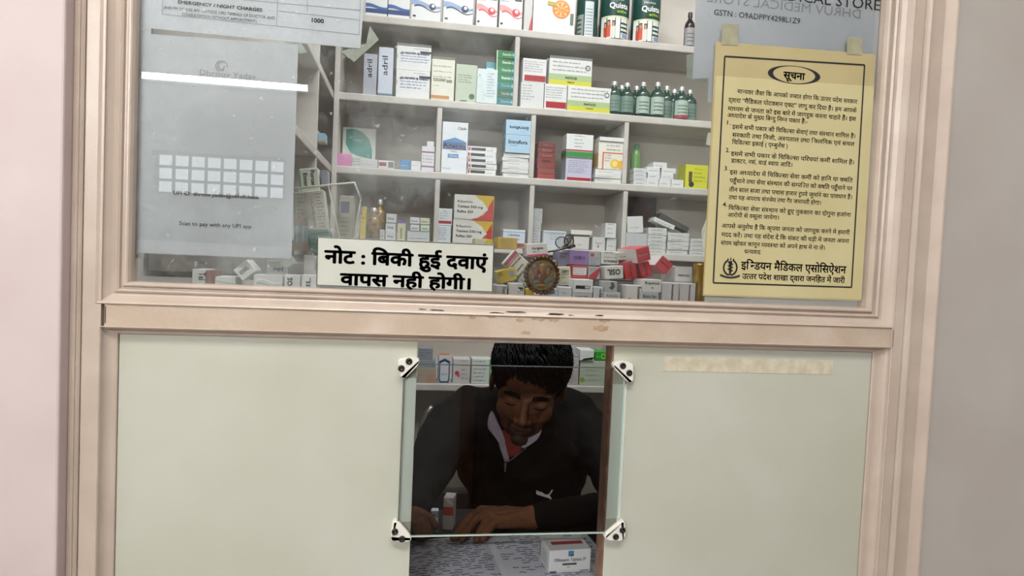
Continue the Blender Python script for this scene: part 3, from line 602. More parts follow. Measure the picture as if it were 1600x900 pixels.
def jar(cxp, wpx, ybot, label, turned=False):
    Y = Yf+.045; c = P(cxp, ybot, Y); r_ = wpx/2/ppm(cxp, ybot, Y); h = .155; root = empty('powder_jar', (c.x, Y, zA+.0004), label, 'jar', 'green powder jars on the top shelf')
    G = mat('11433c', .3, 'jarplastic'); LB = mat('dfe3dc', .4, 'jarlabel'); rot = (.5 if turned else 0)
    mb = MB(); mb.lathe([(r_*.94, 0), (r_, .003), (r_, h*.98), (r_*.97, h)], G, 32); mb.build('jar_body', root)
    mb = MB(); F = -PI/2-rot; w_ = 1.25
    if not turned:
        curved_patch(mb, r_+.0004, F-w_, F+w_, .004, .063, LB); curved_patch(mb, r_+.0006, F-w_, F+w_, .063, .068, mat('cfd6a8', .4, 'jarlabel'))
        curved_text(mb, 'Quista', r_+.0009, F-.62, F+.72, .090, .0155, mat('f2f2ee', .4, 'ink'), .03); curved_text(mb, 'active', r_+.0009, F-.1, F+.62, .077, .0085, mat('b7d433', .4, 'ink'), .02); curved_text(mb, 'Himalaya', r_+.0009, F-.45, F+.35, .112, .006, mat('e8e8e4', .4, 'ink'))
        for k, (a, zz) in enumerate(((-.85, .044), (-.62, .05), (-.30, .048))):   # the little family
            curved_patch(mb, r_+.0008, F+a-.13, F+a+.13, .008, zz-.008, mat(['b5432e', 'c8553a', 'd9d3c8'][k], .5, 'print')); 
            curved_patch(mb, r_+.0010, F+a-.10, F+a+.10, zz-.010, zz+.006, mat('3a211a', .5, 'print')); curved_patch(mb, r_+.0012, F+a-.06, F+a+.06, zz-.010, zz+.002, mat('c58e6c', .5, 'print'))
        for k in range(3): curved_patch(mb, r_+.0008, F+.15, F+.80, .045-.012*k, .050-.012*k, G)
        curved_patch(mb, r_+.0008, F+.3, F+.75, .006, .018, mat('8d93b8', .5, 'print'))
    else:
        curved_patch(mb, r_+.0004, F-.9, F-.05, .004, .068, mat('8d9890', .4, 'jarlabel')); curved_patch(mb, r_+.0004, F+.05, F+.9, .004, .105, mat('c5ced0', .4, 'jarlabel'))
        for k in range(4): curved_patch(mb, r_+.0007, F-.8, F-.25, .012+.013*k, .016+.013*k, G)
        for k in range(9): curved_patch(mb, r_+.0007, F+.15, F+.8, .010+.009*k, .012+.009*k, mat('7e8a8a', .5, 'print'))
    mb.build('label_wrap', root)
    mb = MB(); mb.lathe([(r_*1.01, h), (r_*1.01, h+.014), (r_*.96, h+.016)], mat('e3e3dd', .4, 'lid'), 28); mb.build('lid', root)
jar(916, 33, 52, 'dark green jar turned so its back label shows, top shelf', True)
jar(958, 46, 58, 'green and white powder jar with a printed family, left one of the pair')
jar(1007, 45, 62, 'green and white powder jar with a printed family, right one of the pair')
def bottle(cxp, wpx, yb, yt, Y, z, label, body, capc, name='bottle', lab=None, foot=None, grp=None, shoulder=.62, capn='cap'):
    c = P(cxp, yb, Y); k = ppm(cxp, yb, Y); r_ = wpx/2/k; h = P(cxp, yt, Y).z-z; root = empty(name, (c.x, Y, z+.0004), label, 'bottle', grp)
    mb = MB(); mb.lathe([(r_*.9, 0), (r_, .002), (r_, h*shoulder), (r_*.9, h*(shoulder+.08)), (r_*.5, h*(shoulder+.17)), (r_*.36, h*(shoulder+.2)), (r_*.36, h*.88)], body, 20); mb.build('bottle_body', root)
    mb = MB(); mb.lathe([(r_*.44, h*.87), (r_*.44, h*.985), (r_*.38, h)], capc, 16); mb.build(capn, root)
    if lab:
        mb = MB(); curved_patch(mb, r_+.0004, -PI*.93, -PI*.07, h*.08, h*(shoulder-.06), lab, 14)
        for q in range(3): curved_patch(mb, r_+.0007, -PI*.75, -PI*.3, h*(.18+.1*q), h*(.21+.1*q), mat('5f6f66', .5, 'print'), 6)
        if foot: curved_patch(mb, r_+.0008, -PI*.93, -PI*.07, h*.02, h*.12, foot, 14)
        mb.build('bottle_label', root)
    return root
GB = mat('24443a', .12, 'greenglass', spec=.8); SILV = mat('c9ccc8', .3, 'silver', metal=.6); BL = mat('a9bdb0', .4, 'bottlelabel'); BL2 = mat('6f8a7e', .4, 'bottlelabel'); RF = mat('a04048', .4, 'bottlelabel')
gb = 'green glass bottles on the second shelf'
for i, (cx, yt, yb, back, lb, ft) in enumerate(((958, 128, 173, 0, BL2, None), (978, 130, 175, 0, BL2, None), (1003, 129, 177, 0, BL, None), (1025.5, 129, 178.5, 0, BL, None), (1063, 136, 182, 0, BL, RF), (970, 134, 172, 1, BL2, None), (993, 135, 175, 1, BL2, RF), (1040, 135, 178, 1, BL2, None), (1052, 140, 180, 1, BL2, None), (1076, 141, 182, 1, BL2, None))):
    names = ['leftmost small green medicine bottle of the front row beside the yellow-green carton', 'small green bottle second from the left in the front row', 'small green bottle with a pale label, third from the left in the front row', 'small green bottle with a pale label, fourth from the left in the front row', 'small green bottle with a red-footed pale label, rightmost of the front row', 'green bottle behind the first two front-row bottles', 'green bottle half hidden behind the second and third front-row bottles', 'green bottle in the back row right of the fourth front bottle', 'green bottle in the back row just left of the red-footed one', 'green bottle in the back row at the far right']
    bottle(cx, 22, yb, yt, Yf+.014+.045*back, zB, names[i], GB, SILV, 'medicine_bottle', lb, ft, gb)
bottle(1076, 16, 72, 20, Yf+.03, zA, 'dark bottle at the right end of the top shelf, half behind the shop sheet', mat('241f20', .2, 'darkglass'), mat('333333', .4, 'cap'), 'medicine_bottle', mat('9a9a9a', .5, 'print'))
# second shelf
carton(567, 588, 84, 139, Yf, .05, 'a9aeb8', [('text', 'adril', .42, .86, .62, .38, '3a3d48', .01, 90)], 'blue-grey carton reading adril upwards, left of its paler twin', z=zB, group=G2)
carton(590, 613, 74, 142, Yf-.004, .05, 'c5cedb', [('text', 'adril', .42, .82, .62, .38, '3a3d48', .01, 90), ('band', 0, 1, 0, .04, '5d7f94')], 'paler blue-grey carton reading adril upwards, right of its twin', z=zB, group=G2)
z1 = P(645, 110.5, Yf).z
for i, (a, b, zz, yt, yb) in enumerate(((618, 671, zB, 110.5, 150), (619, 673, z1, 73, 110))):
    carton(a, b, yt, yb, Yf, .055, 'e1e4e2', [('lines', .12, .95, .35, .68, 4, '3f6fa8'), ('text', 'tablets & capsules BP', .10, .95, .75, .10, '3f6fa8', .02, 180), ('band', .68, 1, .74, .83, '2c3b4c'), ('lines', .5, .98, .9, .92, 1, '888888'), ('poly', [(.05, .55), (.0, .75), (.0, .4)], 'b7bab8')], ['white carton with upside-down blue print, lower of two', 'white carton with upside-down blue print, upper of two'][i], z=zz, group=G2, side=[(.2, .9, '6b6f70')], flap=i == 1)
carton(673, 709, 93, 152, Yf-.003, .045, 'e2e3d2', [('band', 0, .8, .03, .11, 'c98a45'), ('lines', .06, .95, .56, .82, 3, '9a9c88'), ('text', 'COLONO', .08, .62, .46, .07, '3f8a52', .02), ('text', '200', .65, .9, .44, .07, 'd08a4c', .02), ('lines', .06, .5, .34, .38, 1, '888888')], 'cream carton with an orange foot and open top flap on the second shelf', z=zB, group=G2, flap=True)
carton(711, 744, 101, 156, Yf, .05, 'bcc9b3', [('lines', .1, .9, .52, .70, 4, '55705a'), ('disc', .78, .16, .075, '2f5c3c'), ('band', .25, .55, .02, .05, '2f5c3c')], 'pale green carton with a dark green dot near its foot', z=zB, group=G2)
carton(744, 776, 108, 159, Yf-.006, .02, 'd5e3e4', [('wave', .05, .5, .5, .05, .3, '7fc4b6'), ('lines', .5, .95, .2, .85, 9, '8298a8'), ('wave', .1, .4, .3, .03, .2, 'b8cf6c')], 'white carton with a teal curve leaning before the green stack', z=zB, group=G2)
carton(757, 772, 97, 159, Yf+.02, .03, '5a9aa2', [('band', .1, .9, .8, .86, 'cfe6e6')], 'teal carton mostly hidden behind the white one with the teal curve', z=zB, group=G2)
stack(773, 803, 79, 160, 7, Yf, .06, '2f7d4c', [('text', 'Stamlo', .30, .78, .36, .34, 'e6efe6', .03), ('disc', .88, .5, .2, '7fc4e0'), ('band', 0, .05, 0, 1, 'cfe0c4')], 'green carton with white lettering, # of the green stack', zB, cols=['2f7f86', '3f6f52', '2a8078', '2a8052', '2a8052', '2c7a44', '2c7a44'], jit=.0012)
RB = [('lines', .06, .85, .45, .85, 5, '8a8e90'), ('band', .08, .98, .05, .30, 'a5262f'), ('lines', .7, .95, .86, .9, 1, '888888')]
carton(813, 849, 129, 165, Yf, .06, 'd5d8d6', [('lines', .06, .6, .3, .85, 6, '8a8e90')], 'plain white carton at the left foot of the red-banded ones', z=zB, group=G2)
z1 = P(832, 129, Yf).z
carton(816, 853, 92, 129, Yf, .055, 'dddedc', RB, 'white carton with a red band sitting on the plain one', z=z1, group=G2)
carton(850, 885, 132, 167, Yf, .06, 'dddedc', RB, 'white carton with a red band standing on the shelf before the yellow-green one', z=zB, group=G2)
YG = [('band', 0, 1, .20, .42, 'a9c08c'), ('band', 0, 1, 0, .20, 'ccc94a'), ('lines', .08, .95, .55, .85, 3, '7c8084'), ('text', 'PANTACID', .38, .66, .25, .09, '9a3a30', .03), ('text', 'TABLETS', .42, .60, .1, .06, '444444', .02), ('ring', .90, .72, .10, '303030')]
carton(886, 954, 136, 173, Yf, .06, 'dcdfdb', YG, 'wide carton in white, green and yellow, lower of two', z=zB, group=G2)
z1 = P(915, 136.2, Yf).z
carton(857, 924, 93, 136, Yf+.003, .06, 'dcdfdb', YG, 'wide carton in white, green and yellow, upper of two', z=z1, group=G2, flap=True)
# third shelf
carton(524, 549, 240, 256, Yf, .03, 'cf7fae', [('lines', .2, .8, .4, .6, 1, 'e9b8d4')], 'small pink carton at the left end of the third shelf', z=zC, group=G3)
carton(534, 586, 200, 258, Yf+.07, .03, 'c9cfc4', [('poly', [(.1, .95), (.1, .6), (.25, .4), (.5, .33), (.9, .28), (.9, .5), (.8, .75), (.6, .9), (.35, .97)], '3f8f82'), ('lines', .3, .7, .7, .75, 1, 'cfe6e6'), ('poly', [(.5, .3), (.9, .25), (.85, .0), (.65, .0)], 'cfc39a'), ('lines', .3, .6, .05, .25, 4, '5a8fb0')], 'grey-white carton with a teal leaf shape at the back of the third shelf', z=zC, group=G3)
carton(562, 590, 249, 257, Yf-.002, .03, 'c9c9cb', [('lines', .1, .9, .3, .5, 1, '888888')], 'flat white packet left of the one with a dark red mark', z=zC, group=G3)
carton(591, 616, 251, 259, Yf, .03, 'd5d3d2', [('band', .05, .5, .3, .75, '8b3a42'), ('band', .62, .95, .15, .85, '6a6a6a')], 'flat white packet with a dark red mark on the third shelf', z=zC, group=G3)
carton(625, 641, 250, 261, Yf-.002, .03, '3f84b8', [('lines', .2, .8, .4, .6, 1, 'cfe0ee')], 'small bright blue carton on the third shelf', z=zC, group=G3)
carton(642, 657, 252, 262, Yf, .03, 'dcdedd', [('lines', .1, .8, .5, .6, 1, '888888')], 'small white packet touching the bright blue carton', z=zC, group=G3)
carton(658, 678, 229, 263, Yf, .03, 'd8d4da', [('band', 0, 1, .74, .80, '7a4868'), ('band', 0, 1, .16, .22, '7a4868'), ('lines', .1, .9, .35, .6, 3, '8a8a90')], 'white carton with two purple lines beside the divider', z=zC, group=G3)
carton(667, 678, 221, 229, Yf, .02, 'd5d9da', [('lines', .1, .9, .3, .6, 2, '668')] if 0 else [], 'tiny white carton on top of the purple-lined one', z=P(670, 229.3, Yf).z, group=G3)
carton(689, 729, 191, 266, Yf, .05, 'dfe5ea', [('text', 'Cipla', .6, .93, .86, .05, '2c5a78', .02), ('poly', [(.03, .62), (.5, .70), (.95, .62), (.95, .55), (.03, .55)], '2f7fb5'), ('band', .03, .95, .46, .60, '24508f'), ('text', 'Advent', .03, .93, .48, .11, 'f2f4f6', .03), ('text', 'Tablets', .32, .6, .41, .03, '3c4c5c'), ('band', .24, .66, .30, .37, '2c7ab8'), ('text', '625mg', .30, .60, .32, .035, 'e6eef4'), ('lines', .03, .5, .08, .1, 1, '7c8794')], 'tall white carton reading Advent in a blue house-shaped band', z=zC, group=G3)
THIN = [('band', .12, .62, .25, .75, '33363c'), ('band', .02, .09, .2, .8, 'c0404c'), ('lines', .66, .95, .3, .5, 1, '777777')]
stack(730, 775, 229, 269, 5, Yf, .05, 'e2e4e3', THIN, 'flat black-barred carton, # of the stack by the tall blue-banded carton', zC)
stack(785, 826, 240, 273, 6, Yf, .055, 'd9dbda', [('lines', .2, .8, .3, .5, 1, 'a88888')], 'flat white carton, # of the stack under the pale blue pair', zC)
z1 = P(808, 239.5, Yf).z; z2 = P(808, 211.5, Yf).z
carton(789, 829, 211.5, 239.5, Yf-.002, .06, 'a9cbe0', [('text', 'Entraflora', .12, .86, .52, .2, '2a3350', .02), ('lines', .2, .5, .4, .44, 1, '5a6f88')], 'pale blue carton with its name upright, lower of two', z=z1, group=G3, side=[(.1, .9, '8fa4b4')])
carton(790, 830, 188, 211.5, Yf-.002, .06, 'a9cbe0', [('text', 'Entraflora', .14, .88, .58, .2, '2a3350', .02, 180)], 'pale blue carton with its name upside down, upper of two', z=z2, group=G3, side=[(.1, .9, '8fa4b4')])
stack(839, 866, 222, 276, 7, Yf, .05, '7a3434', [('text', 'Stovit', .25, .8, .3, .4, 'c88a84', .02)], 'dark red flat carton, # of the red stack right of the divider', zC, cols=['a03a38', '8f4a44', '8a3a3a', '7c3434', '7c3434', '703030', '703030'])
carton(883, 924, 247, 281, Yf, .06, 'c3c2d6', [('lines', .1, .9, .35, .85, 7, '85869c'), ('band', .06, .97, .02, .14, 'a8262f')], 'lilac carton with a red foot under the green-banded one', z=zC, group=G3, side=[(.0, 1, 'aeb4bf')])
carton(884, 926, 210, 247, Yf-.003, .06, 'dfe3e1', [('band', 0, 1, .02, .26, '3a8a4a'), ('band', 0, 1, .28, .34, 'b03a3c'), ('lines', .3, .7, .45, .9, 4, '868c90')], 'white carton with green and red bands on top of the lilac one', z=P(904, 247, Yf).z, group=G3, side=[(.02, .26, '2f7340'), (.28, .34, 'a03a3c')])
stack(930, 971, 265, 283, 3, Yf-.003, .05, 'dcdcd8', [('lines', .1, .9, .3, .5, 1, 'a0a0a0')], 'flat white carton, # of the three under the orange fruit carton', zC)
z1 = P(950, 265, Yf).z
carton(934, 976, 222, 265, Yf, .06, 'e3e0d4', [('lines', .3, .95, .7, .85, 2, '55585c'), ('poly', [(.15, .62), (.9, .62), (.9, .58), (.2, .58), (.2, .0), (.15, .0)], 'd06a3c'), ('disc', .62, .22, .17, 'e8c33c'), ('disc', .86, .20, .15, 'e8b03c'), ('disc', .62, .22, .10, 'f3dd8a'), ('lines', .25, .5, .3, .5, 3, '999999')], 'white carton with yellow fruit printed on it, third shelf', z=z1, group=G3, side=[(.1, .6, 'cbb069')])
carton(937, 980, 215, 222, Yf-.004, .06, 'e0e0dc', (), 'flat white lid-like carton lying on the yellow fruit carton', z=P(958, 222, Yf).z+.0005, group=G3)
bottle(993, 17, 262, 226, Yf+.05, zC, 'green squat bottle in the right bay behind the flat stacks', mat('5f8a4c', .3, 'greenplastic'), mat('2f7a4c', .4, 'cap'), 'medicine_bottle', shoulder=.7)
F3 = [('lines', .15, .85, .3, .5, 1, '55585c')]
stack(990, 1010, 263, 287, 4, Yf, .04, 'd0d2d2', F3, 'flat white carton, # of the stack under the green squat bottle', zC)
fc = [(1010, 1029, 279, 288, 0), (1030, 1048, 280, 289, 0), (1049, 1068, 281, 290, 0), (1012, 1031, 270, 279, 1), (1033, 1052, 271, 280, 1), (1010, 1031, 261, 270, 2), (1034, 1056, 263, 271, 2), (1021, 1042, 254, 262, 3)]
fl = ['left one in the lowest row', 'middle one in the lowest row', 'right one in the lowest row', 'left one in the second row', 'right one in the second row', 'left one in the third row', 'right one in the third row', 'single one on the very top']
for (a, b, c, d_, lv), t in zip(fc, fl): carton(a, b, c, d_, Yf+.002*lv, .05, 'd9dbda', F3, 'small flat carton, '+t+' of the heap beside the yellow carton', z=zC if lv == 0 else P((a+b)/2, d_, Yf).z, group='small flat cartons heaped in the right bay')
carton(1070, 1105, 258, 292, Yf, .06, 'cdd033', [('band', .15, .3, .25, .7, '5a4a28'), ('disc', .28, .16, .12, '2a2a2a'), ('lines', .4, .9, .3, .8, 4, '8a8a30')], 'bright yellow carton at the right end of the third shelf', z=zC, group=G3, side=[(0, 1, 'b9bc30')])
# fourth shelf
carton(562, 571, 323, 372, Yf, .04, 'c9b02e', [('lines', .2, .8, .5, .9, 4, '8a7420')], 'narrow yellow carton standing left of the golden bottles', z=zD, group=G4)
GOLD = mat('9c7a2e', .25, 'amber', spec=.6, scale=60, alt='5f4a22', amt=.5)
bottle(583, 22, 372, 325, Yf+.012, zD, 'golden bottle with a silver cap, shorter and nearer of two', GOLD, SILV, 'golden_bottle', shoulder=.6)
bottle(592, 20, 370, 312, Yf+.04, zD, 'golden bottle with a silver cap, taller and behind', GOLD, SILV, 'golden_bottle', shoulder=.6)
S4 = [('lines', .15, .85, .35, .6, 1, '4a4c50')]
stack(602, 618, 334, 372, 3, Yf, .04, 'cfd2d2', [('text', 'Korap', .2, .75, .35, .28, '3a3c40')], 'small white carton, # of the column right of the golden bottles', zD)
carton(593, 601, 359, 372, Yf, .03, 'b9bcbc', S4, 'small grey-white carton before the golden bottles', z=zD, group=G4)
carton(620, 633, 343, 373, Yf+.002, .04, 'c9c8b0', [('band', 0, 1, .82, 1, '7a6a9c'), ('band', .4, .6, .1, .6, '9aa05a')], 'beige carton with a purple top on the fourth shelf', z=zD, group=G4)
carton(636, 671, 362, 374, Yf, .05, 'c9cdcd', [('lines', .1, .9, .3, .6, 1, '7c8084')], 'long white carton under the four small ones', z=zD, group=G4)
zz = P(653, 362, Yf).z; z2 = P(653, 351, Yf).z
for a, b, z_, yt, c, t in ((641, 655, zz, 351.3, 'd5d8d8', 'lower left'), (657, 671, zz, 352, 'd0d3b8', 'lower right'), (640, 655, z2, 340, 'd5d8d8', 'upper left'), (656, 671, z2, 341, 'd0d3b8', 'upper right')):
    carton(a, b, yt, 360, Yf, .04, c, [('text', 'Xlonic', .15, .8, .35, .25, '3a3c40'), ('band', 0, 1, 0, .12, '8a8c90' if c[0] == 'd' and c[1] == '5' else '4fa0a0')], 'small carton, '+t+' of four on the long white one', z=z_, group=G4)
carton(681, 704, 353, 377, Yf, .05, 'cdd4da', [('lines', .1, .9, .2, .85, 6, '8a9298')], 'white carton full of small print under the red-banded one, fourth shelf', z=zD, group=G4)
carton(683, 706, 326, 352.5, Yf, .05, 'd5d9dc', [('band', .05, .95, .12, .28, '9c3040'), ('lines', .15, .85, .4, .7, 3, '8a9298'), ('text', 'Rox', .4, .6, .82, .08, '444444')], 'white carton with a dark red band on the fourth shelf', z=P(694, 352.7, Yf).z, group=G4)
RX = lambda s: [('poly', [(.55, 1), (1, 1), (1, .0), (.6, 0)], 'c8a83c'), ('poly', [(.98, .9), (1, .0), (.42, .0), (.75, .22)], 'b83a3c'), ('poly', [(0, 1), (.5, .98), (.72, .75), (.86, .45), (.6, .1), (.4, .04), (0, .06)], 'd3d3cc'), ('text', 'Rifaximin', .08, .46, .68, .10, '6a6c70', .01), ('text', 'Tablets 550 mg', .08, .72, .48, .10, '6a6c70', .02), ('text', s, .08, .48, .28, .10, '55585c', .02)]
carton(707, 769, 344, 378, Yf-.003, .06, 'c9c5ba', RX('Raflex 550'), 'grey, gold and red carton, lower of two', z=zD, group=G4)
carton(709, 771, 305, 344, Yf-.004, .06, 'c9c5ba', RX('Raflex 550'), 'grey, gold and red carton, upper of two', z=P(738, 344.3, Yf).z, group=G4)
carton(785, 820, 359, 384, Yf, .05, 'c9d3de', [('band', 0, 1, .82, .88, '9fb0c0'), ('text', 'Librtiva', .25, .75, .62, .13, '3a4c66', .01), ('lines', .1, .9, .1, .4, 2, '8a9298')], 'pale blue-white carton left of the third divider, fourth shelf', z=zD, group=G4)
carton(829, 844, 349, 386, Yf+.02, .04, 'b3b5b5', [('lines', .1, .9, .2, .9, 7, '8a8c8e')], 'grey carton of small print, lower of two beside the divider', z=zD, group=G4)
carton(830, 847, 326, 349, Yf+.02, .04, 'b3b5b5', [('lines', .1, .9, .2, .9, 5, '8a8c8e')], 'grey carton of small print, upper of two beside the divider', z=P(837, 349, Yf+.02).z, group=G4)
carton(848, 884, 361, 388, Yf, .05, 'c6cdd3', [('lines', .3, .9, .5, .8, 3, '9aa2a8'), ('band', 0, 1, .86, .92, 'aab4ba')], 'pale grey-blue carton behind the spectacles', z=zD, group=G4)
carton(893, 920, 367, 392, Yf-.006, .05, 'd0d0ca', [('band', 0, 1, .88, 1, '55504a'), ('lines', .3, .7, .3, .4, 1, '55585c')], 'white carton with a dark upper edge right of the spectacles', z=zD, group=G4)
carton(892, 925, 360, 367, Yf-.004, .05, 'd9d8d0', (), 'flat white carton lying on the dark-edged one', z=P(908, 367, Yf).z, group=G4)
carton(925, 945, 371, 396, Yf, .05, 'c9cbc9', [('text', 'Tenin', .2, .7, .5, .12, '6a6c70'), ('band', .4, .5, .2, .4, 'b04a4a')], 'light grey carton with a tiny red mark, third bay', z=zD, group=G4)
carton(947, 962, 372, 398, Yf, .045, 'c9cbc9', S4, 'small white carton, lower one at the third bay divider', z=zD, group=G4)
carton(945, 962, 349, 372, Yf-.004, .045, 'd5d7d5', [('lines', .2, .8, .3, .9, 3, '777a7c')], 'small white carton, upper one at the third bay divider', z=P(954, 372.3, Yf).z, group=G4)
mb = MB(); a, b = P(979, 348, Yf+.15), P(1028, 305, Yf+.15)
mb.box(a.x, b.x, Yf+.15, Yf+.165, a.z-.04, b.z, mat('cdbf9a', .5, 'frame'), .001); mb.box(a.x+.003, b.x-.003, Yf+.149, Yf+.15, a.z-.037, b.z-.003, mat('4a2c26', .4, 'picture', scale=40, alt='2e1c19', amt=.5))
tag(mb.build('framed_picture'), 'dark brown picture leaning at the back of the bottom right bay', 'picture')
carton(977, 1010, 364, 399, Yf-.003, .06, 'b9bdbf', [('band', 0, 1, .98, 1, '8a8c8e')], 'plain silver-grey carton beside the flat stacks, fourth shelf', z=zD, group=G4, top='8a8c8c')
carton(980, 1005, 338, 364, Yf, .03, 'd0d3d0', [('lines', .2, .8, .3, .45, 1, '66686a')], 'white carton leaning on the silver-grey one', tilt=-5, group=G4)
stack(1011, 1040, 356, 400, 7, Yf, .05, 'cdcfcb', F3, 'flat white carton, # of the tall stack beside the silver-grey carton', zD, jit=.0015)
stack(1042, 1075, 364, 402, 5, Yf, .05, 'cdcfcb', F3, 'flat white carton, # of the middle stack in the right bay', zD, jit=.0015)
stack(1077, 1102, 373, 404, 4, Yf, .05, 'cdcfcb', F3, 'flat white carton, # of the stack nearest the yellow notice', zD, jit=.0015)
carton(1018, 1058, 345, 353, Yf+.01, .05, 'd5d7d3', F3, 'flat white carton sliding down off the tall stack', tilt=20, group=G4, size=(36, 7))
carton(1030, 1078, 344, 352, Yf+.04, .04, '4a4c4a', (), 'dark flat carton tilted behind the sliding white one', tilt=24, group=G4, size=(52, 8))
# low shelf through the hatch
carton(652, 681, 574, 601, Yf, .05, 'a89c8c', [('poly', [(.5, .1), (.7, .5), (.95, .45), (.9, .1)], 'c08a66'), ('lines', .05, .3, .5, .55, 1, '666666')], 'brownish carton with a peach shape, leftmost through the hatch', z=zE, group=G5)
carton(652, 680, 562, 573.5, Yf, .05, '8d939b', [('band', .8, 1, .1, .6, '4a9aa8')], 'flat grey carton between two others, leftmost through the hatch', z=P(666, 574, Yf).z, group=G5)
carton(654, 676, 544, 561.5, Yf, .05, '8a8e96', [('lines', .1, .9, .3, .8, 3, '666a70')], 'grey carton, topmost of the leftmost pile through the hatch', z=P(666, 562, Yf).z, group=G5)
carton(684, 703, 556, 598, Yf, .05, 'c9ccd2', [('poly', [(.12, .02), (.88, .02), (.95, .15), (.95, .8), (.5, .9), (.05, .8), (.05, .15)], '3a4a6c'), ('poly', [(.22, .08), (.78, .08), (.85, .18), (.85, .72), (.5, .8), (.15, .72), (.15, .18)], 'ced2d8'), ('text', 'Zincit', .25, .75, .3, .07, '444a5c')], 'white carton with a dark blue shield outline, through the hatch', z=zE, group=G5, top='b07a4a')
o = carton(707, 733, 561, 599, Yf, .05, 'c9c6c4', [('disc', .25, .42, .09, 'c03a5c'), ('disc', .35, .32, .06, 'd0607a'), ('lines', .5, .95, .2, .9, 5, '8a8c90')], 'white carton with a pink flower print, through the hatch', z=zE, group=G5)
carton(736, 766, 561, 598, Yf, .05, 'd0d6d0', [('band', .92, 1, 0, 1, '4f9a5c'), ('lines', .08, .8, .12, .88, 6, '7c8a84')], 'white carton with a green right edge left of the man', z=zE, group=G5)
carton(883, 903, 580, 603, Yf, .05, 'b9b5b2', [('lines', .1, .9, .2, .8, 5, '8a8684')], 'small beige-white carton, lowest one just right of the man', z=zE, group=G5)
carton(886, 904, 556, 580, Yf, .05, 'c0bfc0', [('band', 0, 1, .94, 1, 'b07a6a'), ('lines', .1, .9, .2, .8, 5, '8a8684')], 'small white carton with an orange top line, middle one just right of the man', z=P(894, 580, Yf).z, group=G5)
carton(887, 899, 536, 555.5, Yf, .05, 'b5b9bc', [('text', 'Zl', .3, .7, .4, .2, '444a50')], 'small carton, topmost one just right of the man', z=P(894, 556, Yf).z, group=G5)
carton(905, 949, 564, 602, Yf, .06, 'b7c1ae', [('disc', .1, .22, .1, '8aa84c'), ('lines', .2, .8, .2, .6, 3, '98a290'), ('band', .95, 1, 0, 1, '7c9a5c')], 'pale green-white carton, widest on the right through the hatch', z=zE, group=G5)
carton(906, 928, 547, 560, Yf-.004, .06, 'dde2dc', [('poly', [(.1, .0), (.9, .1), (1, .35), (.3, .2)], '202422')], 'small white tray-like carton lying on the pale green one', z=P(915, 564, Yf).z+.001, group=G5)
carton(930, 951, 550, 564, Yf, .05, '2f9a34', [('ring', .6, .5, .3, 'd0e06c'), ('lines', .1, .4, .4, .6, 1, 'd9f0c0')], 'bright green carton lying on the pale green one', z=P(940, 564, Yf).z+.001, group=G5)

# ------------------------------------------------------------------ pile on the ledge
zL = 1.4934; Yl = .052
def pile(*a, **k): k.setdefault('group', GP); return carton(*a, **k)
V = lambda t, c='5a5c60', u0=.15, u1=.85, v=.6, h=.3, b=.02: ('text', t, u0, u1, v, h, c, b, -90)
# bottom row, right part
pile(774, 792, 446, 461, Yl, .05, 'd0cfca', [V('Daxid')], 'small white carton with sideways print at the left foot of the right pile', z=zL)
pile(795, 819, 443, 461, Yl, .06, 'cfcdc6', [V('F.', u0=.3, u1=.7), ('poly', [(.85, 1), (1, .7), (1, 1)], '8a8a86')], 'white carton on the ledge, just left of the yellow scrap under the plaque', z=zL)
pile(821, 834, 452, 462, Yl+.003, .03, 'c2a73a', [], 'small yellow carton under the left edge of the round plaque', z=zL)
pile(850, 871, 452, 464, Yl, .04, 'c5c9cf', [('text', 'Dacot', .15, .8, .45, .4, '3a4c66', .02)], 'small white carton with blue print under the plaque', z=zL)
pile(872, 893, 449, 465, Yl, .05, 'c9cdd1', [('text', 'Hex', .3, .6, .4, .2, '667080')], 'pale carton on the ledge, right of the blue-printed one', z=zL)
pile(894, 925, 458, 466.5, Yl, .05, 'c5c6c4', S4, 'flat pale carton under the black-barred white carton', z=zL)
pile(896, 926, 437, 458, Yl-.002, .05, 'e0e0de', [('band', .1, .85, .30, .55, '2a2a2e'), ('text', 'Ramistar', .14, .55, .36, .14, 'd9d9d9', .02), ('band', .58, .82, .34, .51, 'd5d5d5'), ('text', '2.5', .62, .78, .36, .12, '333333')], 'white carton with a black name bar, low in the right pile', z=P(910, 458.2, Yl).z)
pile(927, 942, 449, 467, Yl, .04, 'c6c8cb', [V('ola')], 'narrow pale carton between two white ones, bottom row', z=zL)
pile(943, 969, 457, 467.5, Yl-.002, .04, 'c9cbc8', [('text', 'Asthalin', .15, .85, .4, .35, '4a5c50')], 'flat carton with small print, bottom row, fifth from the gold tube', z=zL)
pile(945, 964, 440, 457, Yl, .04, 'b9bab8', [('poly', [(.45, .95), (.7, .9), (.8, .5), (.6, .2), (.3, .4), (.5, .6)], '5a5c60')], 'grey-white carton with a dark leaf mark over the small-print one', z=P(955, 457.2, Yl).z)
pile(978, 1002, 446, 468, Yl, .05, 'dcdbd6', [V('Romisol', '4a6050', .1, .9, .72, .22), ('band', .15, .3, .12, .18, '444444')], 'white carton with sideways green-grey print, bottom row', z=zL)
pile(1001, 1029, 457, 469, Yl-.003, .05, 'c3cac8', [('text', 'Bromo Sant', .12, .88, .4, .35, '3a6a68', .02)], 'flat carton with teal print under the white one, bottom row', z=zL)
pile(1004, 1033, 437, 457, Yl-.003, .05, 'e0e1de', [('text', 'Ropersus', .12, .88, .62, .2, '26282c', .02), ('poly', [(.45, .35), (.5, .42), (.58, .33), (.55, .28)], '555555')], 'white carton with bold black name and small mark over the teal-printed one', z=P(1016, 457.2, Yl).z)
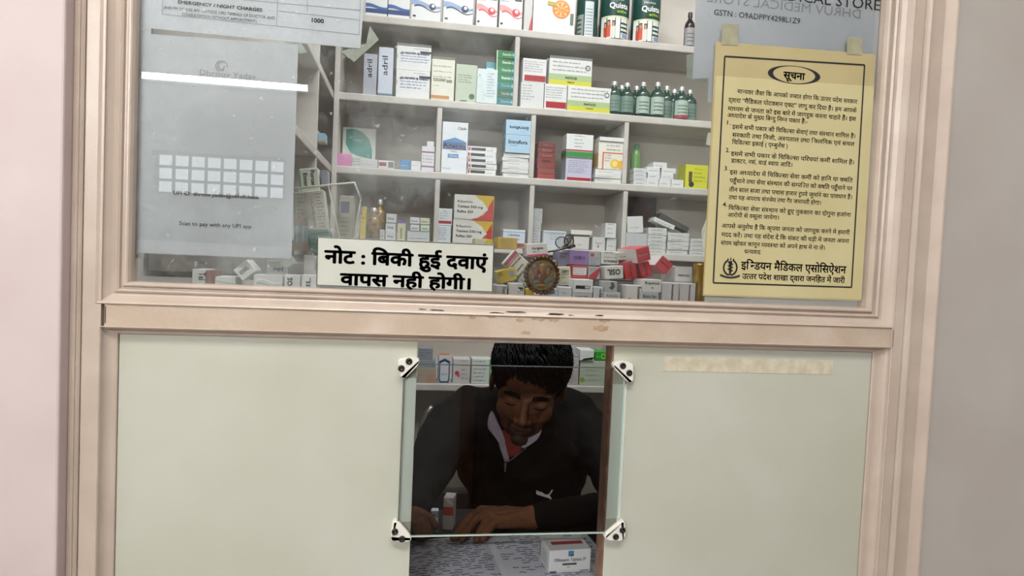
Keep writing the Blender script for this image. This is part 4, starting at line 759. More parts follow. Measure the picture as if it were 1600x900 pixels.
pile(1034, 1060, 442, 469, Yl, .06, 'cfcdcd', [V('Amoxybact', 'c0404c', .08, .92, .55, .16)], 'white carton with sideways red print, left of the last one beside the gold tube', z=zL)
pile(1062, 1086, 443, 470, Yl, .06, 'cfcdcd', [V('Amoxybact', 'c0404c', .08, .92, .55, .16)], 'white carton with sideways red print touching the gold tube', z=zL)
# second level
Y2 = .085
pile(1054, 1081, 416, 441, Y2, .06, 'd6d6d4', [('text', 'MEROZA', .2, .85, .36, .12, 'a02a34', .03), ('band', .0, 1, .97, 1, '8a8a8a')], 'white carton with dark red name, upper right by the gold tube', z=None)
pile(893, 917, 415, 435, Y2, .05, 'c04a50', [('band', .08, .95, .28, .86, 'dcdcda'), ('lines', .12, .9, .36, .78, 4, '77797c')], 'red carton with a white label, left of the other red one under the purple carton')
pile(919, 937, 417, 436, Y2, .05, 'b9b4b4', [('poly', [(0, 0), (.7, 0), (1, .7), (1, 1), (.75, .8), (.1, .3)], 'b83a42'), ('lines', .1, .8, .55, .9, 3, '77797c')], 'white and red carton right of the white-labelled red one')
pile(944, 975, 415, 436, Y2-.008, .05, 'd9d8cf', [('text', 'OSIL', .14, .84, .72, .42, '35373c', .04, 180)], 'white carton reading OSIL upside down in the right pile', tilt=-5, size=(30, 20))
pile(873, 893, 417, 446, Y2, .05, 'd9d5ba', [('text', 'OSIPO', .22, .85, .68, .14, '4a4a48', .03), ('band', .2, .85, .58, .61, '4a4a48'), ('lines', .2, .85, .1, .4, 2, '9a9880')], 'cream carton with black print leaning beside the round plaque', tilt=-6, size=(19, 29))
RT = lambda t: [('text', t, .12, .8, .42, .13, 'f0e0dc', .02), ('lines', .2, .8, .3, .36, 1, 'e8b0a8')]
pile(974, 996, 408, 436, Y2-.003, .05, 'b83034', [('text', 'Roomrest', .1, .9, .45, .16, 'f0e0dc', .02, -90)], 'dark red carton standing askew, left of the red trio', tilt=-12, size=(20, 27))
pile(997, 1020, 407, 436, Y2+.001, .05, 'b02c32', [('text', 'Roomrest', .1, .9, .45, .16, 'f0e0dc', .02, -90)], 'dark red carton standing askew between its neighbours', tilt=-18, size=(18, 24))
pile(992, 1018, 384, 411, Y2-.012, .05, 'c2343a', RT('Roomrest')[:1], 'bright red carton end with its white side, highest of the red cartons', tilt=-14, size=(26, 22), yaw=18, side=[(0, 1, 'd5d0cc')])
pile(1024, 1052, 400, 428, Y2-.005, .05, 'c2343a', [('text', 'Roomrest', .15, .85, .5, .12, 'f0e0dc', .02)], 'bright red carton end tilted, nearest the dark red name carton', tilt=38, size=(23, 20), side=[(0, 1, 'd8d4d0')])
pile(968, 990, 392, 407, Y2+.01, .04, 'c6c5bd', S4, 'long white carton lying behind the highest red one', tilt=-8, size=(30, 12))
# third level
Y3 = .115
pile(889, 919, 391, 414, Y3-.01, .05, '9a86b8', [('text', 'OLER-5', .25, .8, .38, .22, '4a3a6c', .01)], 'purple carton in the middle of the right pile', side=[(0, 1, '8d86a0')])
pile(919, 938, 392, 415, Y3-.008, .04, 'b3b2b8', [('band', .15, .45, .62, .82, 'a04a44'), ('lines', .1, .9, .1, .5, 4, '8a8a90')], 'grey-lilac carton with a brownish square, right of the purple one')
pile(939, 967, 393, 413, Y3-.01, .05, 'd9d8cf', [('text', 'FINMACK', .12, .88, .32, .18, '35373c', .04, 180), ('lines', .15, .85, .5, .85, 2, '77797c')], 'white carton with upside-down bold print, right of the purple carton')
pile(873, 889, 393, 416, Y3+.01, .05, '8f8ba3', (), 'greyish purple carton tucked left of the bright purple one')
pile(821, 857, 379, 401, Y3, .04, 'ddd9d6', [('text', 'Karigine', .28, .8, .52, .18, 'c03a50', .02), ('band', 0, 1, .0, .14, 'c4506c'), ('lines', .3, .6, .32, .4, 1, '8a8a8a')], 'white carton with pink foot and red name behind the plaque', tilt=-6, size=(33, 20))
pile(806, 824, 380, 388, Y3+.02, .03, 'c9998c', [('band', 0, 1, .3, .9, 'b5604c')], 'reddish packet peeking out left of the pink-footed carton')
pile(777, 808, 371, 389, Y3, .05, 'c2a23a', [('lines', .2, .9, .15, .9, 5, '9a7c2a')], 'mustard yellow carton right of the cream sticker')
pile(742, 770, 373, 381, Y3, .05, 'd5d2b0', [('poly', [(.5, 0), (1, 0), (1, 1), (.7, 1)], 'd8c23a')], 'white and yellow carton peeking over the cream sticker')
pile(790, 824, 397, 426, Y2-.004, .03, 'd9d5c4', [('band', 0, .20, 0, 1, 'a83a58'), ('band', .24, .29, 0, 1, 'a83a58'), ('text', 'PAI Jomide', .15, .9, .38, .12, 'a84a5c', .02, -90), ('text', 'Kewtsol', .2, .7, .75, .10, '3a3c40', .03, -90)], 'cream carton with pink stripes, tilted, left of the round plaque', tilt=38, size=(30, 28))
pile(778, 806, 419, 442, Y2-.012, .04, 'c9ae2c', [('band', .66, .92, .25, .75, '8f8fa0'), ('poly', [(0, .6), (.2, 1), (.3, .6)], 'a8901f')], 'yellow carton with a grey label, tilted beside the cream sticker', tilt=-20, size=(28, 20))
pile(812, 832, 432, 448, Y2, .04, 'b0b9b4', S4, 'pale carton mostly hidden behind the left of the plaque', tilt=30, size=(24, 14))
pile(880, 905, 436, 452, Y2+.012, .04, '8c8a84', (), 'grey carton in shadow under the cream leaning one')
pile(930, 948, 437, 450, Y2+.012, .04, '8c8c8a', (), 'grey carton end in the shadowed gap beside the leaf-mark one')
pile(830, 870, 400, 440, Y2+.03, .03, 'a7adb0', S4, 'pale grey carton right behind the round plaque', size=(36, 34))
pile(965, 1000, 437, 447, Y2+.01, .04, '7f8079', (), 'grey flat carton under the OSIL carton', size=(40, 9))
pile(1050, 1078, 430, 444, Y2+.05, .04, 'b9b9b4', (), 'pale carton behind the dark red name carton', size=(30, 12))
mb = MB(); c = P(1091, 467, .075); GLD = mat('a8863a', .22, 'goldtube', metal=.7, spec=.6); h = P(1091, 412, .075).z-zL
mb.lathe([(.0098, 0), (.0098, h*.93), (.0102, h*.94), (.0102, h), (.0085, h)], GLD, 24)
tag(mb.build('gold_tube', None, (c.x, .075, zL)), 'tall gold metallic tube standing at the right end of the pile', 'tube')
# round gilded plaque of a seated deity in relief, leaning on the pile
c = P(847, 430, .045); pl_ = empty('round_plaque', (c.x, .045, c.z), 'round ornate gilt plaque with a colourful relief figure leaning on the cartons', 'plaque')
GO = mat('7a5a2c', .3, 'gilt', metal=.45, spec=.6, scale=120, alt='4c3320', amt=.5)
mb = MB(); n = 26; Rr = .0262
pts = [((Rr+.0016*abs(math.sin(n*a/2)))*math.cos(a), (Rr*1.06+.0016*abs(math.sin(n*a/2)))*math.sin(a)) for a in np.linspace(0, 2*PI, 157)[:-1]]
mb.plate(pts, 0, .004, GO)
for i in range(n): a = 2*PI*(i+.5)/n; q = Vector((Rr*.97*math.cos(a), -.0005, Rr*1.03*math.sin(a))); mb.M = Matrix.Translation(q) @ Matrix.Rotation(R(90), 4, 'X'); mb.lathe([(.0026, 0), (.0022, .0012), (.0012, .002), (0, .0023)], GO, 10, cap=False)
mb.M = Matrix.Identity(4); mb.build('scalloped_rim', pl_)
mb = MB(); mb.plate([(Rr*.80*math.cos(a), Rr*.86*math.sin(a)) for a in np.linspace(0, 2*PI, 40)[:-1]], -.0012, 0, mat('9c8a66', .35, 'plaqueface', scale=150, alt='5f5142', amt=.5)); mb.build('plaque_face', pl_)
mb = MB()
def lump(x, z, rx, rz, col, ry=.002):
    m_ = mat(col, .35, 'enamel', spec=.5); mb.M = Matrix.Translation((x, -.0012, z)) @ Matrix.Diagonal((rx, ry, rz, 1)); mb.lathe([(math.cos(t), math.sin(t)) for t in np.linspace(-PI/2, PI/2, 7)], m_, 12, cap=False); mb.M = Matrix.Identity(4)
for a in ((0, -.004, .008, .009, '75503f'), (0, .007, .0055, .006, '8a6650'), (0, .014, .005, .004, '9c7c34'), (-.009, .004, .004, .008, '80584a'), (.009, .005, .004, .007, '7c6a4a'), (.007, -.009, .006, .005, '4f6a62'), (-.008, -.011, .007, .004, '6a6a62'), (.012, .012, .003, .003, '6f4034'), (-.012, .012, .0035, .004, '8c7466'), (-.001, -.016, .011, .003, '8c6a2c'), (.001, .001, .003, .006, '7a5c50'), (-.014, -.003, .003, .006, '86705f')): lump(*a)
mb.build('relief_figure', pl_)
# spectacles resting on the cartons
spx = P(880, 384, .10); SPM = mat('2c2522', .25, 'frameplastic', spec=.6)
sp = empty('spectacles', spx, 'dark-framed spectacles lying folded on the cartons above the purple one', 'spectacles')
def rim(cx, cy, rx, ry, y): return [(P(cx+rx*math.cos(a), cy+ry*math.sin(a), y)-spx)[:] for a in np.linspace(0, 2*PI, 25)]
mb = MB(); mb.tube(rim(878, 379, 10, 9, .095), .0009, SPM, 6); mb.build('lens_rim', sp)
mb = MB(); mb.tube(rim(889, 377, 7, 11, .108), .0012, SPM, 6); mb.build('lens_rim', sp)
LENS = glass_mat('lens', (.80, .80, .78), spec=1.5)
for a in ((878, 379, 9.6, 8.6, .095), (889, 377, 6.6, 10.6, .108)):
    mb = MB(); v = rim(*a)[:-1]; mb.add(v, [tuple(range(len(v)))], LENS); mb.build('lens', sp)
mb = MB(); mb.tube([(P(x, y, Y)-spx)[:] for x, y, Y in ((896, 368, .108), (887, 380, .10), (876, 389, .093), (864, 392, .09), (856, 394, .09))], [.0016, .0019, .0017, .0014, .001], SPM, 8); mb.build('temple_arm', sp)
mb = MB(); mb.tube([(P(x, y, Y)-spx)[:] for x, y, Y in ((898, 384, .10), (884, 387, .095), (868, 392, .09), (857, 393, .088))], [.0026, .0022, .0014, .001], SPM, 8); mb.build('temple_arm', sp)

# left part of the ledge
pile(300, 321, 421, 438, Yl+.02, .05, 'c9cbc6', [('text', 'Tel', .3, .8, .5, .5, '4a4a48', .02, -90)], 'small white carton with sideways print, leftmost on the ledge', z=zL)
pile(322, 331, 423, 438, Yl+.021, .05, '8a4a3c', (), 'brown-red carton edge touching the leftmost white carton', z=zL)
pile(336, 368, 433, 441, Yl+.01, .05, 'd3d5d0', [('poly', [(0, .6), (1, .3), (1, .2), (0, .4)], 'b4b6b0')], 'flat white carton left of the diamond-tilted one', z=zL)
pile(366, 398, 405, 440, Yl+.008, .04, 'dcdbd5', [('text', 'OSIL', .18, .82, .4, .26, '2c2e32', .04)], 'white carton reading OSIL balanced on its corner', tilt=-42, size=(26, 22))
pile(396, 442, 430, 442, Yl+.006, .05, 'cfd2cc', [('wave', .1, .95, .45, .2, .12, 'e8ebe8'), ('wave', .1, .8, .2, .1, .1, '9aa49c')], 'long flat white wrapped carton right of the diamond-tilted one', z=zL)
pile(444, 469, 430, 444, Yl, .05, 'dadad6', [('text', 'OS', .2, .8, .5, .3, '2c2e32', .04, 90)], 'white carton with the sideways letters OS', z=zL)
pile(471, 494, 430, 446, Yl, .05, 'dadad6', [('text', 'IL', .2, .8, .6, .3, '2c2e32', .04, 90)], 'white carton with the sideways letters IL touching the cream sticker', z=zL)
pile(416, 450, 407, 430, Yl+.03, .05, 'c6c6c0', [('text', 'Jufex', .3, .8, .5, .25, '444444', .03, 180), ('lines', .1, .9, .6, .8, 2, '8a8a86')], 'white carton with upside-down print behind the flat wrapped one', z=None)
pile(451, 473, 410, 431, Yl+.03, .05, 'b7b7b0', [('band', .1*i+.05, .1*i+.09, .1, .9, '8a8a84') for i in range(9)] if 0 else [('band', .12+.14*i, .18+.14*i, .1, .9, '8f8f89') for i in range(6)], 'grey-striped carton under the clear tray')
pile(474, 494, 399, 430, Yl+.02, .05, 'cdcdc8', [('text', 'Cefixal', .3, .8, .85, .2, '6a6a68', 0, -90)], 'plain white carton left of the cream sticker, under the tray')
# clear tray with cartons in it
tr = empty('clear_plastic_tray', P(508, 400, .12), 'clear plastic tray tilted on the ledge left of the sticker, holding cartons', 'tray'); TL = tr.location.copy()
CLR = glass_mat('clear_plastic', (.90, .90, .86), rough=.08, spec=2.5); CLE = mat('c9cabb', .15, 'plasticrim', spec=.8)
fr_ = [(461, 297), (520, 290), (555, 287), (565, 312), (559, 345), (552, 398), (462, 398)]
mb = MB()
def q2(p, Y): return (P(p[0], p[1], .10)+Vector((0, Y-.10, 0))-TL)[:]
f_ = [q2(p, .085) for p in fr_]; b_ = [q2(p, .155) for p in fr_]; n = len(fr_)
mb.add(f_, [tuple(range(n))], CLR); mb.add(f_+b_, [(i, i+n, (i+1) % n+n, (i+1) % n) for i in range(2, n)], CLR); mb.build('tray_wall', tr)
mb = MB(); mb.tube([f_[0], f_[1], f_[2], f_[3]], .0016, CLE, 8); mb.tube([f_[3], f_[4], f_[5]], .0009, CLE, 6); mb.build('tray_rim', tr)
mb = MB(); mb.tube([q2((515, 292), .0845), q2((527, 345), .0845), q2((538, 398), .0845)], .0013, CLE, 6); mb.build('tray_rib', tr)
GT = 'cartons inside and around the clear tray'
carton(476, 512, 300, 362, .10, .03, 'd5d3c8', [('text', 'Carbocin', .15, .75, .30, .16, 'b04a44', .02, -90), ('lines', .55, .95, .05, .9, 12, '6a6a66'), ('poly', [(0, 0), (1, 0), (1, .06), (0, .10)], '3f8a72')], 'white carton with sideways red print leaning inside the clear tray', tilt=-9, size=(30, 66), group=GT)
carton(482, 520, 362, 396, .105, .03, '5aa08c', [('lines', .1, .9, .2, .7, 3, '3a7a68')], 'green carton at the foot of the clear tray', tilt=-9, size=(32, 30), group=GT)
carton(462, 478, 300, 352, .10, .03, 'c6c2b4', [('lines', .2, .9, .1, .9, 8, '8a877a'), ('band', 0, 1, .0, .2, 'b08a54')], 'cream carton at the left inside the clear tray', tilt=-4, size=(18, 52), group=GT)
carton(459, 480, 352, 392, .10, .03, '7fa5b0', [('band', 0, 1, 0, .35, '9c7a4c'), ('band', .2, .3, .35, 1, 'c5d5d9'), ('band', .6, .7, .35, 1, 'c5d5d9')], 'pale blue and brown carton at the lower left inside the clear tray', size=(22, 40), group=GT)
carton(528, 550, 300, 396, .12, .03, 'a9a698', [('band', .1, .7, .7, .9, '4a4f78'), ('lines', .1, .9, .1, .6, 8, '8a877a')], 'grey carton with a dark blue patch at the right inside the clear tray', size=(22, 90), group=GT)
carton(467, 498, 266, 296, .13, .03, 'd3d8cc', [('text', 'Forcan', .2, .9, .62, .2, '3a5a4c', .03, -90), ('text', 'Enter', .2, .8, .25, .2, '3a7a5c', .02, -90), ('band', 0, .1, 0, 1, '6a9a7c')], 'pale green-white carton sticking up above the clear tray', tilt=-8, size=(30, 36), group=GT)
carton(502, 512, 268, 290, .14, .03, '8f93a0', (), 'narrow silver-grey carton sticking up right of the pale green one', tilt=-4, size=(10, 26), group=GT)
# bag of sachets on the side shelf
mb = MB(); c = P(494, 205, .78)
bm = bmesh.new(); bmesh.ops.create_icosphere(bm, subdivisions=3, radius=1)
for v in bm.verts:
    k = 1+.25*mnoise.noise(v.co*2.2); v.co = Vector((v.co.x*.030*k, v.co.y*.03*k, v.co.z*.035*k))
bm.verts.index_update(); mb.add([v.co[:] for v in bm.verts], [[v.index for v in f.verts] for f in bm.faces], mat('b3aac4', .3, 'polybag', scale=40, alt='c9ccd6', amt=.6, spec=.6), True); bm.free()
tag(mb.build('plastic_bag', None, (-.262, .78, 1.785+.048)), 'crumpled pale purple plastic bag on the left side shelf', 'bag')
carton(496, 508, 208, 222, .72, .04, '8ab0c4', [('band', 0, 1, 0, .2, 'b08a44')], 'small pale blue carton on the left side shelf beside the bag', group='cartons on the side shelf', z=None)

# ------------------------------------------------------------------ the man behind the hatch
from mathutils.bvhtree import BVHTree
def ball(bm_, c, r, M=None, seg=16):
    c = Vector(c); r = Vector(r) if hasattr(r, '__len__') else Vector((r, r, r)); vs = []; fs = []; rings = seg//2
    for j in range(rings+1):
        t = PI*j/rings
        for i in range(seg): a = 2*PI*i/seg; vs.append(Vector((c.x+r.x*math.sin(t)*math.cos(a), c.y+r.y*math.sin(t)*math.sin(a), c.z+r.z*math.cos(t))))
    for j in range(rings):
        for i in range(seg): fs.append((j*seg+i, (j+1)*seg+i, (j+1)*seg+(i+1) % seg, j*seg+(i+1) % seg))
    if M is not None: vs = [M @ v for v in vs]
    bm_.append((vs, fs))
def capsule(bl, p0, r0, p1, r1, M=None, n=14):
    p0, p1 = Vector(p0), Vector(p1)
    if M is not None: p0, p1 = M @ p0, M @ p1
    d = (p1-p0); L = d.length; d.normalize(); a = d.cross(Vector((0, 0, 1)) if abs(d.z) < .9 else Vector((1, 0, 0))).normalized(); b = d.cross(a); vs = []; rows = []
    for t in np.linspace(-PI/2, 0, 5): rows.append((r0*math.sin(t), max(r0*math.cos(t), 1e-5)))
    for t in np.linspace(0, PI/2, 5): rows.append((L+r1*math.sin(t), max(r1*math.cos(t), 1e-5)))
    for s_, r_ in rows:
        for i in range(n): q = 2*PI*i/n; vs.append(p0+d*s_+(a*math.cos(q)+b*math.sin(q))*r_)
    fs = [(j*n+i, (j+1)*n+i, (j+1)*n+(i+1) % n, j*n+(i+1) % n) for j in range(len(rows)-1) for i in range(n)]
    fs += [tuple(range(n)), tuple(range(len(rows)*n-1, len(rows)*n-n-1, -1))]
    bl.append((vs, fs))
def fuse(bl, voxel, smooth=4, fac=.5):
    """one continuous surface from overlapping volumes"""
    V_ = []; F_ = []
    for vs, fs in bl: o = len(V_); V_ += [tuple(v) for v in vs]; F_ += [tuple(i+o for i in f) for f in fs]
    me = bpy.data.meshes.new('volumes'); me.from_pydata(V_, [], F_); me.update()
    bm = bmesh.new(); bm.from_mesh(me); bmesh.ops.remove_doubles(bm, verts=bm.verts[:], dist=1e-6); bmesh.ops.recalc_face_normals(bm, faces=bm.faces[:]); bm.to_mesh(me); bm.free()
    o = bpy.data.objects.new('volumes', me); COL.objects.link(o)
    m = o.modifiers.new('r', 'REMESH'); m.mode = 'VOXEL'; m.voxel_size = voxel; m.use_smooth_shade = True
    if smooth: m = o.modifiers.new('s', 'SMOOTH'); m.iterations = smooth; m.factor = fac
    dg = bpy.context.evaluated_depsgraph_get(); dg.update(); ev = o.evaluated_get(dg); out = bpy.data.meshes.new_from_object(ev)
    bpy.data.objects.remove(o); bpy.data.meshes.remove(me); return out
SKIN = mat('7a503a', .5, 'skin', spec=.15, scale=90, alt='6c4632', amt=.4, bump=.05); STUB = mat('4a3227', .6, 'stubble', scale=400, alt='33221b', amt=.5); LIP = mat('5c352e', .4, 'lip'); NAIL = mat('a07862', .3, 'nail')
man = empty('person', (P(822, 700, .6).x, .62, .45), 'man in a black half-zip sweatshirt, head bowed, reading the ledger through the hatch', 'person'); ML = man.location.copy()
HC = P(825, 602, .52)
HM = Matrix.Translation(HC) @ Matrix.Rotation(R(-11), 4, 'Z') @ Matrix.Rotation(R(7), 4, 'Y') @ Matrix.Rotation(R(20), 4, 'X') @ Matrix.Diagonal((1.06, 1.03, 1.03, 1))
B = []
ball(B, (0, .014, .028), (.073, .092, .084), HM, 28); ball(B, (0, -.028, -.018), (.060, .056, .084), HM, 24)
ball(B, (0, -.032, -.066), (.048, .044, .042), HM, 20); ball(B, (0, -.068, -.094), (.019, .014, .015), HM)
for s in (-1, 1):
    ball(B, (s*.037, -.054, -.028), (.022, .020, .024), HM); ball(B, (s*.030, -.070, .000), (.0145, .0125, .0110), HM)
    capsule(B, (s*.012, -.080, .016), .0085, (s*.042, -.066, .020), .009, HM); ball(B, (s*.0115, -.091, -.034), (.008, .009, .0075), HM)
    ball(B, (s*.076, .008, -.006), (.007, .017, .029), HM); ball(B, (s*.040, -.010, -.062), (.014, .028, .026), HM)
    capsule(B, (0, -.0865, -.0545), .0058, (s*.019, -.078, -.059), .0042, HM); capsule(B, (0, -.0850, -.0680), .0066, (s*.017, -.078, -.0635), .0042, HM)
capsule(B, (0, -.080, .010), .0075, (0, -.101, -.029), .0100, HM); ball(B, (0, -.070, .040), (.045, .018, .030), HM)
NB = P(826, 640, .62)
capsule(B, (0, .030, -.055), .052, HM.inverted() @ NB, .062, HM)
# body under the clothes
SHL, SHR = P(708, 668, .63), P(918, 678, .62)
ELL, ELR = P(652, 762, .44), P(985, 801, .32)+Vector((0, 0, .016))
WRL, WRR = P(646, 806, .31), P(828, 809, .275)
CHS = P(818, 720, .63); PEL = Vector((CHS.x, .70, .52))
capsule(B, NB, .06, CHS, .085); capsule(B, CHS, .095, PEL, .12); capsule(B, SHL, .05, SHR, .05); capsule(B, SHL, .045, ELL, .036); capsule(B, SHR, .045, ELR, .026); capsule(B, ELL, .035, WRL, .023); capsule(B, ELR, .024, WRR, .0225)
for s in (-1, 1):
    hip = PEL+Vector((s*.09, 0, -.0)); kn = Vector((hip.x+s*.05, .42, .50)); capsule(B, hip, .085, kn, .06); capsule(B, kn, .055, Vector((kn.x, .46, .09)), .035); capsule(B, Vector((kn.x, .48, .055)), .035, Vector((kn.x, .34, .045)), .03)
def hand(B, wr, knuckles, tips, thumb, lift, rad=.0082):
    nails = []
    for k, (kn, tp) in enumerate(zip(knuckles, tips)):
        capsule(B, wr, .020, kn, .0115)
        if k: capsule(B, knuckles[k-1], .0110, kn, .0110)
        m1 = kn.lerp(tp, .42)+Vector((0, 0, lift)); m2 = kn.lerp(tp, .76)+Vector((0, 0, lift*.6)); r_ = rad*(1, .98, .94, .84)[k]
        capsule(B, kn, r_*1.15, m1, r_*1.02); capsule(B, m1, r_, m2, r_*.92); capsule(B, m2, r_*.92, tp, r_*.78); nails.append((m2, tp, r_))
    t0, t1, t2 = thumb; capsule(B, wr, .017, t0, .0125); capsule(B, t0, .0125, t1, .0100); capsule(B, t1, .0100, t2, .0082)
    return nails
tipz = 1.060
kn = [P(752, 799, .292), P(759, 802, .272), P(768, 808, .250), P(779, 816, .230)]
tp = [PZ(708, 841, tipz), PZ(722, 843, tipz), PZ(744, 844, tipz), PZ(756, 842, tipz)]
nails = hand(B, WRR, kn, tp, (P(790, 800, .31), P(768, 806, .335), P(748, 812, .33)), .008)
kn2 = [P(655, 815, .262), P(651, 817, .246), P(647, 820, .232), P(643, 823, .22)]
tp2 = [PZ(672, 834, tipz), PZ(668, 838, tipz), PZ(661, 841, tipz), PZ(653, 842, tipz)]
hand(B, WRL, kn2, tp2, (P(660, 806, .29), P(672, 812, .28), P(680, 822, .262)), .010)
me = fuse(B, .0026, 3)
for m in (SKIN, STUB, LIP): me.materials.append(m)
inv = HM.inverted()
for p in me.polygons:
    c = inv @ p.center; k = 0
    if c.z < -.030 and c.z > -.125 and c.y < .02 and abs(c.x) < .08 and c.y > -.14:
        jaw = c.z < -.075 or (abs(c.x) > .040 and c.z < -.040 and c.y > -.052)
        mous = -.056 < c.z < -.042 and abs(c.x) < .032 and c.y < -.070
        gote = c.z < -.058 and (.020 < abs(c.x) < .031) and c.y < -.062
        if jaw or mous or gote: k = 1
        if c.y < -.0795 and -.0735 < c.z < -.0535 and abs(c.x) < .019: k = 2
    p.material_index = k
body = bpy.data.objects.new('body', me); COL.objects.link(body); body.parent = man; body.location = -ML
# brows, closed lids
HAIRM = mat('060505', .5, 'hair', spec=.2)
def hp(x, y, z): return HM @ Vector((x, y, z))
bv = BVHTree.FromPolygons([v.co for v in me.vertices], [p.vertices for p in me.polygons])
def onface(x, z, off=.0006):
    o = hp(x, -.2, z); d = (HM.to_3x3() @ Vector((0, 1, 0))).normalized(); h = bv.ray_cast(o, d); return h[0]-d*off if h[0] else hp(x, -.09, z)
for s in (-1, 1):
    mb = MB()
    for k in range(4): mb.tube([onface(s*(.012+.007*i), .0165+.0022*k+.0022*math.sin(i*.9)) for i in range(6)], [.0012, .0018, .0019, .0017, .0013, .0006], HAIRM, 6)
    part('eyebrow', mb, man)
    mb = MB(); mb.tube([onface(s*(.019+.0045*i), -.0030-.0025*math.sin(i/5*PI)) for i in range(6)], [.0007, .0015, .0017, .0017, .0014, .0007], HAIRM, 6); part('eyelashes', mb, man)
mb = MB(); mb.tube([onface(x, -.0612+.0006*math.cos(x*150), .0002) for x in np.linspace(-.018, .018, 9)], [.0004]+[.0009]*7+[.0004], mat('2e1a18', .6, 'mouthline'), 6); part('mouth_line', mb, man)
# hair: a dense cap with combed locks
rr = random.Random(3); HB = []
ball(HB, (0, .018, .040), (.078, .094, .084), HM, 28)
hm = fuse(HB, .004, 0); keep = MB()
bm = bmesh.new(); bm.from_mesh(hm)
dele = [f for f in bm.faces if (lambda c: c.z < (.052 if c.y < -.045 else (.052-(c.y+.045)*1.3 if c.y < .02 else -.033)))(inv @ f.calc_center_median())]
bmesh.ops.delete(bm, geom=dele, context='FACES'); bm.verts.index_update(); bm.faces.ensure_lookup_table()
keep.add([v.co[:] for v in bm.verts], [[v.index for v in f.verts] for f in bm.faces], HAIRM, True); bm.free()
cen = Vector((0, .018, .040)); rad = Vector((.078, .094, .084))
for i in range(2600):
    u = rr.uniform(-1, 1); a = rr.uniform(0, 2*PI); s_ = math.sqrt(1-u*u); n_ = Vector((s_*math.cos(a), s_*math.sin(a), u)); c = Vector((cen.x+n_.x*rad.x, cen.y+n_.y*rad.y, cen.z+n_.z*rad.z))
    if c.z < (.050 if c.y < -.045 else (.055-(c.y+.045)*1.3 if c.y < .02 else -.03)): continue
    crown = Vector((-.02, .05, .12)); fl = (c-crown); fl -= n_*fl.dot(n_); fl.normalize(); fl = (fl*1.0+Vector((.35, -.35, -.1))+Vector((rr.gauss(0, .12), rr.gauss(0, .12), rr.gauss(0, .1)))).normalized()
    L = rr.uniform(.035, .06); pts = []; p = c.copy()
    up = .006+.012*max(0, n_.z)
    for k in range(6):
        t = k/5; d = (p-cen); e = Vector((d.x/rad.x, d.y/rad.y, d.z/rad.z)); sc = e.length; q = cen+d/sc*(1+(up*math.sin(PI*min(t*.9+.15, 1)))/.085); pts.append(hp(*q)); p = q+fl*L/5
    keep.tube(pts, [.0009, .0013, .0013, .0011, .0008, .0003], HAIRM, 4, False)
for i in range(90):   # the fringe falling over the brow
    x = rr.uniform(-.035, .062); z = rr.uniform(.060, .088)-abs(x)*.15; L = rr.uniform(.014, .034)*(1 if x > 0 else .4); pts = []
    for k in range(5):
        t = k/4; zz_ = z-(L+z-.062)*t; yy = .018-.100*math.sqrt(max(1-((max(zz_, .045)-.04)/.092)**2-(x/.086)**2, .05)); pts.append(hp(x+.016*t*t+rr.uniform(-.001, .001), yy-.004*math.sin(PI*t), zz_))
    keep.tube(pts, [.0013, .0015, .0013, .0009, .0003], HAIRM, 5, False)
part('hair', keep, man)
# sweatshirt
S = []
CH2 = P(822, 712, .60)
capsule(S, NB+Vector((0, .02, -.02)), .082, CH2, .125); ball(S, CH2+Vector((0, .02, -.02)), (.165, .115, .14)); capsule(S, CH2, .13, PEL+Vector((0, -.02, .06)), .15)
capsule(S, P(745, 650, .66), .075, P(890, 655, .655), .075); capsule(S, SHL, .066, SHR, .066)
capsule(S, P(735, 640, .66), .06, SHL, .068); capsule(S, P(890, 648, .655), .06, SHR, .066)
capsule(S, SHL, .067, ELL, .050); capsule(S, SHR, .067, ELR, .038); capsule(S, ELL, .050, WRL+(ELL-WRL)*.12, .032); capsule(S, ELR, .035, WRR+(ELR-WRR)*.06, .0265); capsule(S, CH2+Vector((0, .02, -.03)), .135, Vector((CH2.x, .585, .86)), .145)
sm = fuse(S, .006, 10)
nrm = [v.normal.copy() for v in sm.vertices]; pos = [v.co.copy() for v in sm.vertices]
for v, nv, p in zip(sm.vertices, nrm, pos):
    v.co = p+nv*(.0075*mnoise.noise(Vector((p.x*13, p.y*9, p.z*16)))+.004*mnoise.noise(Vector((p.x*34, p.y*20, p.z*40))))
SW = mat('0c0b0b', .85, 'sweatcloth', spec=.15, scale=40, alt='090909', amt=.4)
sm.materials.append(SW); so = bpy.data.objects.new('sweatshirt', sm); COL.objects.link(so); so.parent = man; so.location = -ML; so['label'] = 'black half-zip sweatshirt'
sb = BVHTree.FromPolygons([v.co for v in sm.vertices], [p.vertices for p in sm.polygons])
def onshirt(px, py, off=.0015):
    d = (P(px, py, 0)-Vector(CAM)).normalized(); h = sb.ray_cast(Vector(CAM), d)
    return (h[0]-d*off) if h[0] else P(px, py, .5)
